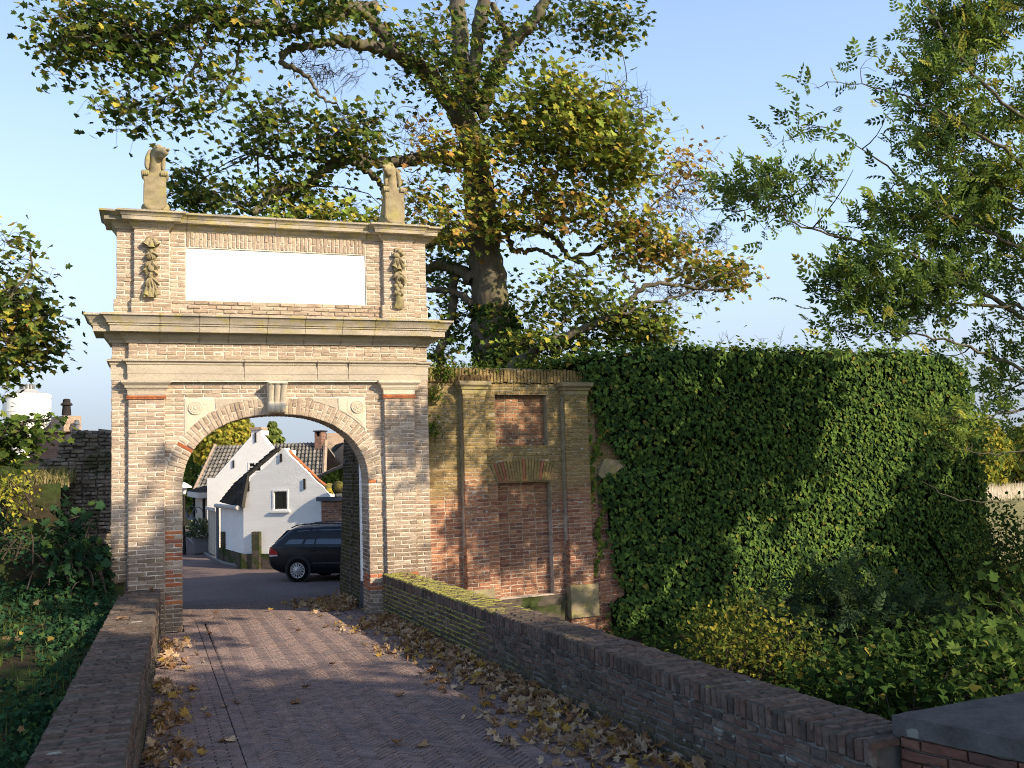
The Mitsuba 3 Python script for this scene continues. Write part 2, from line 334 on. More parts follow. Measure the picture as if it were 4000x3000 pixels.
# frieze, attic
lay(gb, M1, sbox(-.315, 3.76, 3.74, 3.99), bond='cross'); lay(gb, M0, sbox(-.53, 3.76, -.315, 4.05)); lay(gb, M0, sbox(3.74, 3.76, 3.97, 4.05))
for a, b in ((-.475, -.245), (.232, .445), (3.045, 3.295), (3.768, 3.985)): lay(gb, M0, sbox(a, 4.61, b, 5.61))
for a, b in ((-.245, .232), (3.295, 3.768)): lay(gb, M1, sbox(a, 4.61, b, 5.62))
for a, b, M in ((-.512, -.28, M0), (3.785, 3.998, M0), (-.28, .262, M1), (3.262, 3.785, M1)): lay(gb, M, sbox(a, 4.37, b, 4.61))
lay(gb, M0, sbox(.262, 4.37, 3.262, 4.61), L=.2, course=.062, jit=.006, proud=.012)
gb.done()
# the arch ring: radial bricks, alternately one long and two short
vs = Bricks(gate, 'brick_pale', 'voussoir', most=300)
ctr, outr = arch_pts(AW, AR, 401), arch_pts(AW + RING, AR + RING - .01, 401)
Lc = np.r_[0, np.cumsum(np.linalg.norm(np.diff(ctr, axis=0), axis=1))]; nv = int(Lc[-1] / .058)
for i in range(nv):
    s = (i + .5) / nv * Lc[-1]; p = np.array([np.interp(s, Lc, ctr[:, 0]), np.interp(s, Lc, ctr[:, 1])])
    j = np.searchsorted(Lc, s); tg = ctr[min(j + 2, 400)] - ctr[max(j - 2, 0)]; tg /= np.linalg.norm(tg); nn = np.array([-tg[1], tg[0]])
    if nn @ (p - [CX, 1.6]) < 0: nn = -nn
    ex = np.array([nn[0], 0, nn[1]]); O = np.array([p[0], P0, p[1]]); wdt = Lc[-1] / nv * 1.09
    for a, b in (((0, RING),) if i % 2 else ((0, RING * .5), (RING * .5, RING))):
        if 1.56 < p[0] < 1.83 and True:
            if b > .05 and abs(p[0] - 1.695) < .11: continue
        vs.add(frame(O + ex * (a + b) / 2 + [0, rng.normal(0, .003) - .004, 0], ex, (0, -1, 0)), b - a - .011, wdt - .011 + .003 * (b > .15), .05, 'brick_red' if rng.random() < .012 else None)
    # soffit of the arch
    vs.add(frame(O + [0, .26, 0] - ex * -.0, (0, 1, 0), -ex), .5, wdt - .014, .04, pri=.01)
vs.done()
# soldier course over the panel
sol = Bricks(gate, 'brick_pale', 'soldier_brick')
ns = 45
for i in range(ns):
    x = .45 + (i + .5) * 2.59 / ns
    for a, b in (((5.385, 5.605),) if i % 2 == 0 else ((5.385, 5.492), (5.492, 5.605))):
        sol.add(frame((x, P0 - .004 + rng.normal(0, .002), (a + b) / 2), (0, 0, 1), (0, -1, 0)), b - a - .012, 2.59 / ns - .012, .05)
sol.done()
put('panel', cbx(.452, 3.036, P0 + .026, P0 + .2, 4.614, 5.37, .004), 'white_panel', gate, label='long blank white panel framed by bricks above the arch')

# stone mouldings, each stone a part
def stones(name, paths, prof, mat='sandstone', label=None):
    for k, p in enumerate(paths): put(name, sweep_mould(p, prof), mat, gate, smooth=28, label=label)
def split(path_l, path_r, xs, y, gap=.003):
    """front run between two corner pieces, jointed at xs"""
    out = [path_l + [(xs[0] - gap, y)]]
    for a, b in zip(xs[:-1], xs[1:]): out.append([(a + gap, y), (b - gap, y)])
    return out + [[(xs[-1] + gap, y)] + path_r]
left = [(-.53, GB), (-.53, P0), (-.315, P0), (-.315, P1)]; right = [(3.74, P1), (3.74, P0), (3.97, P0), (3.97, GB)]
corn = [(-.02, 3.985), (.03, 3.985), (.035, 4.02), (.07, 4.045), (.10, 4.085), (.105, 4.115), (.225, 4.115), (.228, 4.195), (.245, 4.2), (.245, 4.222), (.262, 4.226), (.275, 4.262), (.315, 4.315), (.32, 4.322), (.338, 4.324), (.338, 4.352), (.0, 4.405), (-.02, 4.405)]
stones('cornice_stone', split(left, right, [.10, .62, 1.02, 1.55, 2.08, 2.62, 3.1], P1), corn, label='weathered grey stone of the wide middle cornice')
band = [(-.02, 3.466), (.004, 3.466), (.004, 3.548), (.009, 3.553), (.009, 3.675), (.022, 3.682), (.026, 3.705), (.05, 3.722), (.06, 3.726), (.062, 3.752), (0, 3.764), (-.02, 3.764)]
stones('band_stone', split(left, right, [1.24, 2.28, 2.74], P1), band)
cap = [(-.02, 3.258), (.005, 3.258), (.008, 3.322), (.02, 3.328), (.022, 3.345), (.04, 3.352), (.045, 3.385), (.075, 3.415), (.078, 3.42), (.086, 3.424), (.088, 3.462), (-.02, 3.462)]
for a, b in ((-.315, .165), (3.267, 3.74)):
    put('capital', sweep_mould([(a, P0 + .01), (a, P1), (b, P1), (b, P0 + .01)], cap), 'sandstone' if a < 0 else 'pale_stone', gate, smooth=28)
    put('necking', join(*[sweep_mould([(x0, P1 + .02), (x0, P1), (x1, P1), (x1, P1 + .02)], [(-.01, 3.196 + dz), (.012, 3.196 + dz), (.02, 3.203 + dz), (.02, 3.213 + dz), (.012, 3.219 + dz), (-.01, 3.219 + dz)]) for dz in (0, .027) for x0, x1 in ((a, a + .23), (a + .238, b))]), 'brick_red', gate, uv=None, label='thin red brick moulding under the capital')
acorn = [(-.02, 5.598), (.012, 5.60), (.016, 5.625), (.03, 5.635), (.06, 5.665), (.068, 5.69), (.15, 5.692), (.153, 5.742), (.165, 5.748), (.17, 5.764), (.195, 5.79), (.215, 5.797), (.217, 5.823), (0, 5.868), (-.02, 5.868)]
stones('coping_stone', [[(-.475, GB), (-.475, P0), (-.245, P0), (-.245, P1), (.228, P1), (.228, P0), (.46, P0)], [(.466, P0), (1.69, P0)], [(1.696, P0), (3.05, P0)], [(3.056, P0), (3.297, P0), (3.297, P1), (3.766, P1), (3.766, P0), (3.985, P0), (3.985, GB)]], acorn, label='mossy grey stone of the top cornice')
put('cornice_core', join(bx(-.47, 3.98, P0 + .03, GB + .14, 5.60, 5.866), bx(-.52, 3.96, P0 + .03, GB + .2, 4.05, 4.404)), 'sandstone', gate)

# keystone: a console with three ribs
def keystone():
    nx, nz = 25, 40; v = []
    for k in range(nz):
        t = k / (nz - 1); z = 2.985 + .44 * t; wd = .118 + .022 * t
        d = .075 + .02 * t if t < .30 else .0
        d = .085 * math.sqrt(max(0, 1 - ((t - .17) / .19) ** 2)) + .05 if t < .34 else .06 + .15 * ((t - .34) / .66) ** 1.15
        if t > .94: d = .215
        for i in range(nx):
            u = -1 + 2 * i / (nx - 1); rib = .020 * abs(math.cos(1.5 * PI * u)) ** .6 if t < .93 else .012
            v.append((1.692 + u * wd, P0 - d - rib * (abs(u) < .99), z))
    f = []
    for k in range(nz - 1):
        for i in range(nx - 1):
            a = k * nx + i; f += [(a, a + 1, a + nx + 1), (a, a + nx + 1, a + nx)]
    n0 = len(v); bd = [i for i in range(nx)] + [k * nx + nx - 1 for k in range(1, nz)] + [(nz - 1) * nx + i for i in range(nx - 2, -1, -1)] + [k * nx for k in range(nz - 2, 0, -1)]
    for j in bd: v.append((v[j][0], P0 + .03, v[j][2]))
    for a in range(len(bd)):
        b = (a + 1) % len(bd); f += [(bd[a], n0 + a, n0 + b), (bd[a], n0 + b, bd[b])]
    return tm(v, f)
put('keystone', keystone(), 'pale_stone', gate, smooth=50, label='ribbed scroll keystone over the arch')
for pn, cx in ((panL, .572), (panR, 2.875)):
    m = join(wallplate(pn.buffer(-.003), P0 - .008, P0 + .02), wallplate(pn.buffer(-.035).intersection(sbox(cx - .14, 2.6, cx + .26 if cx < 2 else cx + .14, 3.3)), P0 - .014, P0 - .006))
    key = put('spandrel_panel', m, 'pale_stone', gate, label='pale stone panel with a carved rose, ' + ('left' if cx < 2 else 'right') + ' of the arch')
    ms = [lathe([(0, .0), (.03, .0), (.034, .018), (.02, .03), (.0, .026)], 16)]
    for r, h in ((.088, .02), (.065, .026), (.045, .03)):
        a = np.linspace(0, 2 * PI, 25); ms.append(tube(np.stack([r * np.cos(a), r * np.sin(a), h * .5 + a * 0], 1), .011, 8))
    ms.append(lathe([(.095, 0), (.092, .012), (.0, .014)], 24)); v, f = cat_mesh(ms)
    put('rosette', (np.stack([cx + v[:, 0], P0 - .014 - v[:, 2], 3.075 + v[:, 1]], 1), f), 'pale_stone', key, smooth=40)
for k, pg in enumerate(stone_arc): put('arch_stone', wallplate(pg.buffer(-.004), P0 - .004, P0 + .02), 'sandstone', gate)

# carved hanging garlands on the attic pilasters
def blob(c, r, R=None, sub=2):
    m = trimesh.creation.icosphere(subdivisions=sub); v = m.vertices * np.asarray(r)
    if R is not None: v = v @ R.T
    return v + c, m.faces
def petal(c, ang, L, w, th, out=.03):
    """a leaf or petal hanging from c in the wall plane at angle ang, curling outward"""
    n = 7; v, f = [], []
    d = np.array([math.cos(ang), 0, math.sin(ang)]); s = np.array([-d[2], 0, d[0]])
    for i in range(n):
        t = i / (n - 1); ww = w * math.sin(PI * (.12 + .86 * t)) ** .8; o = -out * math.sin(t * 2.0) - th
        for k in (-1, -.4, 0, .4, 1): v.append(np.asarray(c) + d * L * t + s * ww * k + np.array([0, o * (1 - .45 * k * k) + .012 * (abs(k) == .4), 0]))
    for i in range(n - 1):
        for k in range(4): a = i * 5 + k; f += [(a, a + 1, a + 6), (a, a + 6, a + 5)]
    k0 = len(v); v += [p + np.array([0, th + .02, 0]) for p in v]
    f += [(b + k0, a + k0, c2 + k0) for a, b, c2 in f]
    bd = [0, 1, 2, 3, 4] + [i * 5 + 4 for i in range(1, n)] + [(n - 1) * 5 + k for k in (3, 2, 1, 0)] + [i * 5 for i in range(n - 2, 0, -1)]
    for a in range(len(bd)): b = (a + 1) % len(bd); f += [(bd[a], bd[b], k0 + bd[b]), (bd[a], k0 + bd[b], k0 + bd[a])]
    return np.array(v), np.array(f)
def garland(x, seed, parts):
    g = np.random.default_rng(seed); ms = []; Y = P1
    def bell(z, dx, up, s=1.0):     # a bell flower: flared lathe
        v, f = lathe([(.0, .05), (.022, .05), (.036, .02), (.040, -.02), (.056, -.055), (.050, -.058), (.030, -.02), (0, -.01)], 14)
        a = up; R = np.array([[math.cos(a), 0, math.sin(a)], [0, 1, 0], [-math.sin(a), 0, math.cos(a)]])
        return (v * s) @ R.T + [x + dx, Y - .05, z], f
    z = 5.47
    ms.append((bx(x - .045, x + .045, Y - .03, Y + .01, 5.40, 5.49).vertices, bx(x - .045, x + .045, Y - .03, Y + .01, 5.40, 5.49).faces))
    for kind, z, w in parts:
        if kind == 'flower':
            for a in np.linspace(0, 2 * PI, 7)[:-1]: ms.append(petal((x, Y - .02, z), a + .3, .105 * w, .038, .02, .05))
            ms.append(blob((x, Y - .07, z), (.04 * w, .03, .04 * w)))
        elif kind == 'bells':
            for dx, a in ((-.05, .5), (.055, -.5), (0, 0)): ms.append(bell(z + (.03 if dx else 0), dx, a, w))
        elif kind == 'leaves':
            for a in (-2.3, -1.95, -1.57, -1.2, -.85): ms.append(petal((x + g.normal(0, .012), Y - .02, z), a + g.normal(0, .08), .14 * w, .03, .02, .06))
            for a in (PI * .8, PI * .2): ms.append(petal((x, Y - .015, z), a, .09 * w, .03, .015, .04))
        elif kind == 'fruit':
            for _ in range(6): ms.append(blob((x + g.normal(0, .035), Y - .045, z + g.normal(0, .04)), (.034, .034, .036)))
        elif kind == 'horn':
            a = np.linspace(-.4, 5.2, 30); r = np.linspace(.085, .02, 30)
            ms.append(tube(np.stack([x + .01 + r * np.cos(a), Y - .05 - .02 * np.sin(a), z + r * np.sin(a) * 1.1], 1), np.linspace(.034, .014, 30), 10))
        elif kind == 'tassel':
            for i in range(9): u = -1 + 2 * i / 8; ms.append(tube([(x + u * .03, Y - .045 - .02 * (1 - u * u), z + .1), (x + u * .045, Y - .055 - .02 * (1 - u * u), z), (x + u * .075, Y - .04, z - .12 + .015 * abs(u))], [.014, .017, .008], 7))
            ms.append(blob((x, Y - .05, z + .1), (.055, .045, .03)))
        elif kind == 'drape':
            ms.append(blob((x, Y - .03, z), (.075 * w, .05, .115)))
            for i in range(4): u = -1 + 2 * i / 3; ms.append(tube([(x + u * .04, Y - .06, z + .09), (x + u * .07, Y - .07, z - .02), (x + u * .08 - .01, Y - .055, z - .12)], [.012, .02, .016], 7))
    ms.append(tube([(x, Y - .015, 5.45), (x, Y - .02, 5.0), (x + .005, Y - .015, 4.66)], .035, 8)); return cat_mesh(ms)
put('carved_garland', garland(-.015, 3, [('bells', 5.38, 1.0), ('leaves', 5.27, .9), ('fruit', 5.2, 1), ('leaves', 5.14, 1.0), ('flower', 5.02, 1.15), ('leaves', 4.9, 1.1), ('drape', 4.74, 1), ('bells', 4.66, .8)]), 'old_stone', gate, smooth=45, label='carved stone garland with a large open flower')
put('carved_garland', garland(3.525, 4, [('fruit', 5.37, 1), ('leaves', 5.35, 1.0), ('bells', 5.2, .9), ('leaves', 5.12, 1.0), ('horn', 4.97, 1), ('fruit', 4.86, 1), ('leaves', 4.84, .8), ('tassel', 4.67, 1)]), 'old_stone', gate, smooth=45, label='carved stone garland with a curled horn and a tassel')

# two seated stone hounds holding shields on top
def chain(pts, seg=16):
    """hull of spheres along joints [(x, y, z, r)...]"""
    out = None
    for a, b in zip(pts[:-1], pts[1:]):
        s = [m3.Manifold.sphere(p[3], seg).translate(p[:3]) for p in (a, b)]; h = m3.Manifold.batch_hull(s); out = h if out is None else out + h
    return out
def soft(man, L=.022, it=8):
    m = man.refine_to_length(L).to_mesh(); t = tm(m.vert_properties[:, :3], m.tri_verts); t.merge_vertices(); trimesh.smoothing.filter_taubin(t, .5, -.53, iterations=it); return t
def hound(x0, turn, label, yaw=0.0):
    """turn: +1 looks to the right of the picture, -1 to the left. Local: x right, y into, z up; base at z = 0."""
    t = thing('stone_hound', label, 'statue', 'two stone hounds on the gate')
    h = chain([(0, .30, .16, .17), (0, .24, .34, .155), (0, .16, .56, .125), (turn * .01, .12, .72, .10), (turn * .03, .09, .82, .098)])          # rump, back, chest, neck
    h += chain([(turn * .02, .11, .84, .10), (turn * .05, .05, .875, .085)])
    h += chain([(turn * .05, .03, .85, .082), (turn * .13, -.05, .822, .062), (turn * .165, -.085, .815, .055)])         # muzzle
    h += chain([(turn * .045, .02, .79, .046), (turn * .13, -.055, .765, .038)])
    for s in (-1, 1):
        h += chain([(s * .10, .16, .52, .075), (s * .165, .06, .50, .05), (s * .155, -.015, .545, .042), (s * .145, -.045, .535, .036)])   # forelegs over the shield
        h += chain([(s * .11, .30, .12, .10), (s * .15, .10, .08, .07), (s * .13, .0, .045, .05)])
    M = rotz(yaw, (x0, P1 + .10, 5.862)) @ np.diag([.90, .94, 1.06, 1.0])
    put('body', soft(h), 'old_stone', t, M, smooth=True)
    for s in (-1, 1):          # long hanging ears
        near = s == -turn
        o = np.array([turn * .03, .09, .83]); e1 = chain([(o[0] + s * .085 - turn * .02, o[1] + .02, .875, .034), (o[0] + s * .115 - turn * .03, o[1] + .0, .78, .044), (o[0] + s * .125 - turn * .035, o[1] - .02, .67, .040), (o[0] + s * .12 - turn * .03, o[1] - .025, .615, .028)])
        put('ear', soft(e1.scale((1, 1, 1)), .02, 5), 'old_stone', t, M, smooth=True)
        for k in range(3): pass
        paw = None
        for k in range(4):
            c = chain([(s * .145 + (k - 1.5) * .026, -.035, .555, .020), (s * .145 + (k - 1.5) * .029, -.078, .532, .019), (s * .145 + (k - 1.5) * .029, -.080, .500, .016)]); paw = c if paw is None else paw + c
        put('paw', soft(paw, .012, 3), 'old_stone', t, M, smooth=True)
    for s in (-1, 1): v, f = blob((turn * .09 + s * .055, -.015 - .03 * (s == -turn), .893), (.02, .016, .014)); put('eye', (v, f), 'old_stone', t, M, smooth=True)
    put('nose', blob((turn * .205, -.13, .838), (.028, .024, .02)), 'old_stone', t, M, smooth=True)
    a = np.linspace(PI, 2 * PI, 13); sh = Polygon([(-.168, .53), (.168, .53), (.172, .44), (.160, .40), (.170, .36), (.172, .14)] + [(.172 * math.cos(q + PI) * -1 if 0 else .172 * math.cos(2 * PI - (q - PI)), .13 + .12 * math.sin(q)) for q in a] + [(-.172, .14), (-.170, .36), (-.160, .40), (-.172, .44)]).buffer(0)
    m = wallplate(sh, -.055, .03); m2 = wallplate(sh.buffer(-.012), -.064, -.05); put('shield', join(m, m2), 'old_stone', t, M, smooth=30)
    put('plinth', cbx(-.175, .175, -.03, .46, 0, .05, .01), 'old_stone', t, M)
    return t
hound(.036, 1, 'stone hound with a shield on the left end of the gate, head turned right', -.06)
hound(3.505, -1, 'stone hound with a shield on the right end of the gate, head turned left', .04)

# passage behind the front: plastered wall and mossy pier on the right
pw = thing('plastered_wall', 'strip of white plastered wall with a grey plinth inside the right of the passage', 'wall')
put('plaster', bx(3.06, 3.4, GB + .004, 15.62, .42, 3.3), 'white_panel', pw); plain('plinth_grey', (.10, .105, .12)); put('plinth', bx(3.052, 3.42, GB + .004, 15.62, -.2, .416), 'plinth_grey', pw)

# ================================================================ road and bridge
def zroad(y): return float(-.80 * smooth01((y - 15.2) / 11.5))
def smooth01(t): t = min(1, max(0, t)); return t * t * (3 - 2 * t)
def xl(y): return -.143 + (y - 5.733) * .028          # inner face of the left parapet
def xr(y): return 3.206 + (14.149 - y) * .037         # inner face of the right parapet
def sheet(fx0, fx1, ys, nx, zf, dz=0.0):
    v, f = [], []
    for y in ys:
        a, b = fx0(y), fx1(y)
        for i in range(nx + 1): x = a + (b - a) * i / nx; v.append((x, y, zf(x, y) + dz))
    for j in range(len(ys) - 1):
        for i in range(nx): k = j * (nx + 1) + i; f += [(k, k + 1, k + nx + 2), (k, k + nx + 2, k + nx + 1)]
    return np.array(v), np.array(f)
road = put('road', sheet(lambda y: xl(y) - .1 if y < 14.6 else .2, lambda y: xr(y) + .1 if y < 14.6 else 3.3, np.r_[np.arange(-4, 15.3, .5)], 4, lambda x, y: -.012), 'joint_sand', kind='structure')
tag(road, 'herringbone brick road running over the bridge and through the gate')
far = put('village_road', sheet(lambda y: -9 if y > 15.8 else .3, lambda y: 14 if y > 15.8 else 3.3, np.r_[15.2, 15.79, np.arange(15.8, 60, .6)], 30, lambda x, y: zroad(y) - .004), 'far_paving', kind='structure')
tag(far, 'brick paved village street falling away behind the gate')
pv = Bricks(road, 'paver_brick', 'paver', most=300, rest='paving', bev=.004, wob=.0008)
def gut(y): return (lambda d: .635 - .012 * (y - 9) * 0)(0) if y < 15 else .635
GX = lambda y: .655 - .006 * (y - 6) - (.085 * (y - 15.4) ** 1.7 if y > 15.4 else 0)
pl, pw_ = .2, .05
def pave(x, y, ang, l=.2, w=.05, z=0.0):
    if y > 19.2: return
    c, s = math.cos(ang), math.sin(ang); ex = np.array([c, s, 0]); n = np.array([0, 0, 1.0]); 
    sl = (zroad(y + .3) - zroad(y - .3)) / .6
    M = frame((x, y, zroad(y) + rng.normal(0, .0009) + z), ex, n); M = M @ np.diag([1, 1, 1, 1.0])
    d = math.hypot(x, y); pv.add(M, l - .009, w - .0105, .03, pri=1 / d)
a45 = math.radians(45)
# herringbone: pairs of bricks in a 45-degree lattice
u, vv = np.array([math.cos(a45), math.sin(a45)]), np.array([-math.sin(a45), math.cos(a45)])
for i in range(-420, 420):          # a 4:1 herringbone lattice in units of the paver's width
    for j in range(-60, 60):
        for cx, cy, up in ((i + 8 * j + 2, i + .5, 0), (i + .5, i - 5 + 8 * j, 1)):
            p = u * cx * pw_ + vv * cy * pw_; x, y = p[0] + 1.6, p[1] + 9.0
            if 3.6 < y < 19.2 and GX(y) + .085 < x < (2.655 if y < 15 else 2.775): pave(x, y, a45 + (PI / 2 if up else 0))
for y in np.arange(3.4, 19.2, .103):         # the soldier row along the gutter, then stretchers across
    pave(GX(y) + .052, y, PI / 2, .105, .108, .003); pave(2.68 if y < 15 else 2.8, y, PI / 2, .105, .108, .003)
for k, y in enumerate(np.arange(3.4, 19.0, .0505)):
    x = GX(y) + .003; lo = xl(y) if y < 14.6 else .41
    if k % 2: pave(x - .05, y, 0, .1); x -= .1
    while x > lo + .02: pave(max(x - .1, lo + .05), y, 0, min(.2, x - lo)); x -= .2
    hi = xr(y) if y < 14.6 else 3.0; x = 2.735 if y < 15 else 2.86
    if k % 2: pave(x + .05, y, 0, .1); x += .1
    while x < hi - .03: pave(x + .1, y, 0, min(.2, hi - x)); x += .2
pv.done()

def parapet(name, label, xin, side, y0, y1, hgt, wd, most=300):
    """side: +1 body lies to +x of its inner face"""
    t = thing(name, label, 'wall', 'brick bridge parapets')
    ys = np.linspace(y0 + .06, y1, 40)
    v, f = [], []
    for y in ys:
        a = xin(y) + side * .012; b = xin(y) + side * (wd - .012)
        v += [(a, y, -.5), (b, y, -2.6), (b, y, hgt - .016), (a, y, hgt - .016)]
    for k in range(len(ys) - 1):
        for j in range(4): a, b = k * 4 + j, k * 4 + (j + 1) % 4; f += [(a, b, b + 4), (a, b + 4, a + 4)]
    n = len(v) - 4; f += [(0, 2, 1), (0, 3, 2), (n, n + 1, n + 2), (n, n + 2, n + 3)]
    m = tm(v, f); trimesh.repair.fix_normals(m); put('mortar', m, 'mortar_dark', t)
    d = np.array([xin(y1) - xin(y0), y1 - y0, 0]); Lw = np.linalg.norm(d); d /= Lw; nin = np.array([d[1], -d[0], 0]) * -side * 1.0
    o = np.array([xin(y0), y0, 0]); 
    near = lambda N: 1 / np.linalg.norm(N[:3, 3] - CAM)
    cop = Bricks(t, 'brick_parapet', 'coping_brick', most=most, rest='coping', bev=.008, wob=.004)
    nb = int(Lw / .066)
    for i in range(nb):        # bricks on edge: the top seen end to end in two, the cheek as a short soldier
        s = (i + .5) / nb * Lw; p = o + d * s; jj = rng.normal(0, .004, 3); pri = 1 / np.linalg.norm(p - CAM)
        hh = hgt + rng.normal(0, .004)
        for a, b in (((0, wd * .52), (wd * .52, wd)), ((0, wd * .27), (wd * .27, wd * .76), (wd * .76, wd)), ((0, wd * .45), (wd * .45, wd)), ((0, wd * .24), (wd * .24, wd * .74), (wd * .74, wd)))[i % 4]:
            c = p - nin * (a + b) / 2 + [0, 0, hh + rng.normal(0, .003)]
            cop.add(frame(c, -nin, (0, 0, 1)), b - a - .007, .066 - .009, .04, pri=pri)
        cop.add(frame(p + nin * (.004 + jj[0]) + [0, 0, hgt - .068], (0, 0, 1), nin), .122, .066 - .011, .05, pri=pri * .999)
    cop.done()
    bk = Bricks(t, 'brick_parapet', 'brick', most=most, bev=.007, wob=.004)
    M = frame(o, -d if side > 0 else d, nin)
    pol = sbox(-Lw, .0, 0, hgt - .135) if side > 0 else sbox(0, .0, Lw, hgt - .135)
    lay(bk, M, pol, bond='cross', pri=near, jit=.004, z0=-.0)
    bk.done(); return t
parapet('bridge_parapet', 'low brick bridge parapet on the left with a lichened brick-on-edge top', xl, -1, 2.5, 14.62, .6, .50)
parapet('bridge_parapet', 'low brick bridge parapet on the right, mossy yellow-green at its far end', xr, 1, 4.45, 14.62, .6, .42)
pvm = Polygon([onz(x, y, -.78)[:2] for x, y in ((728, 2092), (760, 2128), (795, 2158), (840, 2186), (880, 2203), (930, 2212), (1010, 2216), (1110, 2218), (1110, 2190), (960, 2190), (860, 2160), (800, 2100), (770, 2070))]).buffer(0)
pav = put('pavement', (lambda m: (m.apply_translation((0, 0, -.86)), m)[1])(extr(pvm, .13)), 'far_paving', kind='structure', label='narrow raised pavement with a curved kerb in front of the white cottage')
plain('kerb_stone', (.20, .19, .18)); put('kerb', tube(np.array([(*q, -.76) for q in [onz(x, y, -.78)[:2] for x, y in ((728, 2093), (760, 2129), (795, 2159), (840, 2187), (880, 2204), (930, 2213), (1010, 2217), (1110, 2219))]]), .06, 6), 'kerb_stone', pav)
# end pier with a stone slab at the lower right
ep = thing('end_pier', 'brick end pier with a dark stone slab at the lower right corner', 'pier')
slab = Polygon([(3.735, 4.49), (4.95, 4.60), (5.5, 2.6), (4.36, 2.55)])
def f_slab(p, n, uv):
    c = C3(.115, .111, .106) * (.5 + .9 * fbm(p.x * 6, p.y * 6, p.z * 9, 4)) * (.75 + .5 * fbm(p.x * 70, p.y * 70, p.z * 70))
    return mix(mix(c, C3(.07, .075, .035), smoothstep(.55, .72, fbm(p.x * 3, p.y * 3, p.z * 3 + 2)) * .6), C3(.30, .31, .27), smoothstep(.71, .75, fbm(p.x * 8 + 3, p.y * 8, p.z * 8)) * .7)
diffuse('bluestone', f_slab)
def prism(pg, z0, z1): m = extr(pg, z1 - z0); m.apply_translation((0, 0, z0)); return m
sm_ = m3.Manifold.extrude(m3.CrossSection([list(map(tuple, np.array(slab.buffer(-.006).exterior.coords)[:-1][::-1]))], m3.FillRule.NonZero), .1).translate((0, 0, .615)).refine_to_length(.05).to_mesh()
sv = sm_.vert_properties[:, :3].copy(); sv += (fbmn(sv * 9, 3)[:, None] - .5) * .012 * np.array([1, 1, .7]); put('slab', tm(sv, sm_.tri_verts), 'bluestone', ep, smooth=45)
body = slab.buffer(-.03); put('mortar', prism(body.buffer(-.01), -1.5, .612), 'mortar_dark', ep)
diffuse('brick_pier', lambda p, n, uv: pal(uv.x, (.17, .085, .065), (.21, .115, .085), (.13, .08, .065)) * (.55 + .8 * fbm(p.x * 24, p.y * 24, p.z * 40)))
pb = Bricks(ep, 'brick_pier'); A, B = np.array(slab.exterior.coords[0]) + [.025, -.03], np.array(slab.exterior.coords[3]) + [.02, .0]
dd = (B - A) / np.linalg.norm(B - A); nn = np.array([dd[1], -dd[0]]); nn = nn if nn[0] < 0 else -nn
lay(pb, frame((*A, 0), (*dd, 0), (*nn, 0)) if np.cross(np.r_[dd, 0], np.r_[-nn, 0])[2] > 0 else frame((*B, 0), (*(-dd), 0), (*nn, 0)), sbox(0, 0, np.linalg.norm(B - A), .605), course=.062)
pb.done()

# ================================================================ leaves
def leafmat(name, trans=.55, rough=.5):
    scene[name] = {'type': 'principledthin', 'base_color': {'type': 'mesh_attribute', 'name': 'vertex_color'}, 'roughness': rough, 'diff_trans': trans, 'spec_trans': 0.0, 'eta': 1.4}
leafmat('leaf', .7); leafmat('leaf_ivy', .3, .32); leafmat('leaf_dry', .25, .7)
def fan(outline, fold=.12, base=(0, 0, 0)):
    """outline: [(x, y)] from the stalk round the blade; folded along its midrib"""
    o = np.array(outline, float); v = np.zeros((len(o) + 1, 3)); v[1:, :2] = o; v[0, :2] = (0, .42); v[:, 2] = fold * np.abs(v[:, 0]) - .12 * v[:, 1] ** 2
    n = len(o); return v, np.array([(0, 1 + i, 1 + (i + 1) % n) for i in range(n)])
MAPLE = fan([(0, 0), (.22, .02), (.50, .10), (.34, .28), (.62, .55), (.30, .58), (.0, 1.0), (-.30, .58), (-.62, .55), (-.34, .28), (-.50, .10), (-.22, .02)])
IVY = fan([(0, 0), (.30, -.05), (.48, .30), (.26, .50), (0, 1.0), (-.26, .50), (-.48, .30), (-.30, -.05)], .2)
OVAL = fan([(0, 0), (.22, .25), (.25, .5), (0, 1), (-.25, .5), (-.22, .25)], .25)
SPOT = fan([(0, 0), (.4, .3), (.3, .7), (0, 1), (-.3, .7), (-.4, .3)], .15)
def scatter(tpl, pos, nrm, tip, size, col, curl=None):
    """leaves: template blade (tip along +y, face +z) at pos, facing nrm, tip direction tip (made perpendicular)"""
    tv, tf = tpl; n = len(pos); nrm = nrm / (np.linalg.norm(nrm, axis=1, keepdims=True) + 1e-9)
    tip = tip - nrm * (tip * nrm).sum(1, keepdims=True); tip /= np.linalg.norm(tip, axis=1, keepdims=True) + 1e-9
    sx = np.cross(tip, nrm); t = np.repeat(tv[None], n, 0) * np.asarray(size)[:, None, None]
    if curl is not None: t[:, :, 2] += np.asarray(curl)[:, None] * np.asarray(size)[:, None] * ((tv[:, 1] - .5) ** 2 + tv[:, 0] ** 2)[None]
    v = pos[:, None] + t[:, :, :1] * sx[:, None] + t[:, :, 1:2] * tip[:, None] + t[:, :, 2:] * nrm[:, None]
    f = tf[None] + (np.arange(n) * len(tv))[:, None, None]
    return v.reshape(-1, 3), f.reshape(-1, 3), np.repeat(col, len(tv), 0)
def putleaves(name, parts, mat, parent=None, **kw):
    v, f = cat_mesh([(a, b) for a, b, _ in parts]); return put(name, (v, f), mat, parent, color=np.clip(np.vstack([c for *_, c in parts]), .004, 1), **kw)
def rdir(n, g=None): d = (g or rng).normal(size=(n, 3)); return d / np.linalg.norm(d, axis=1, keepdims=True)
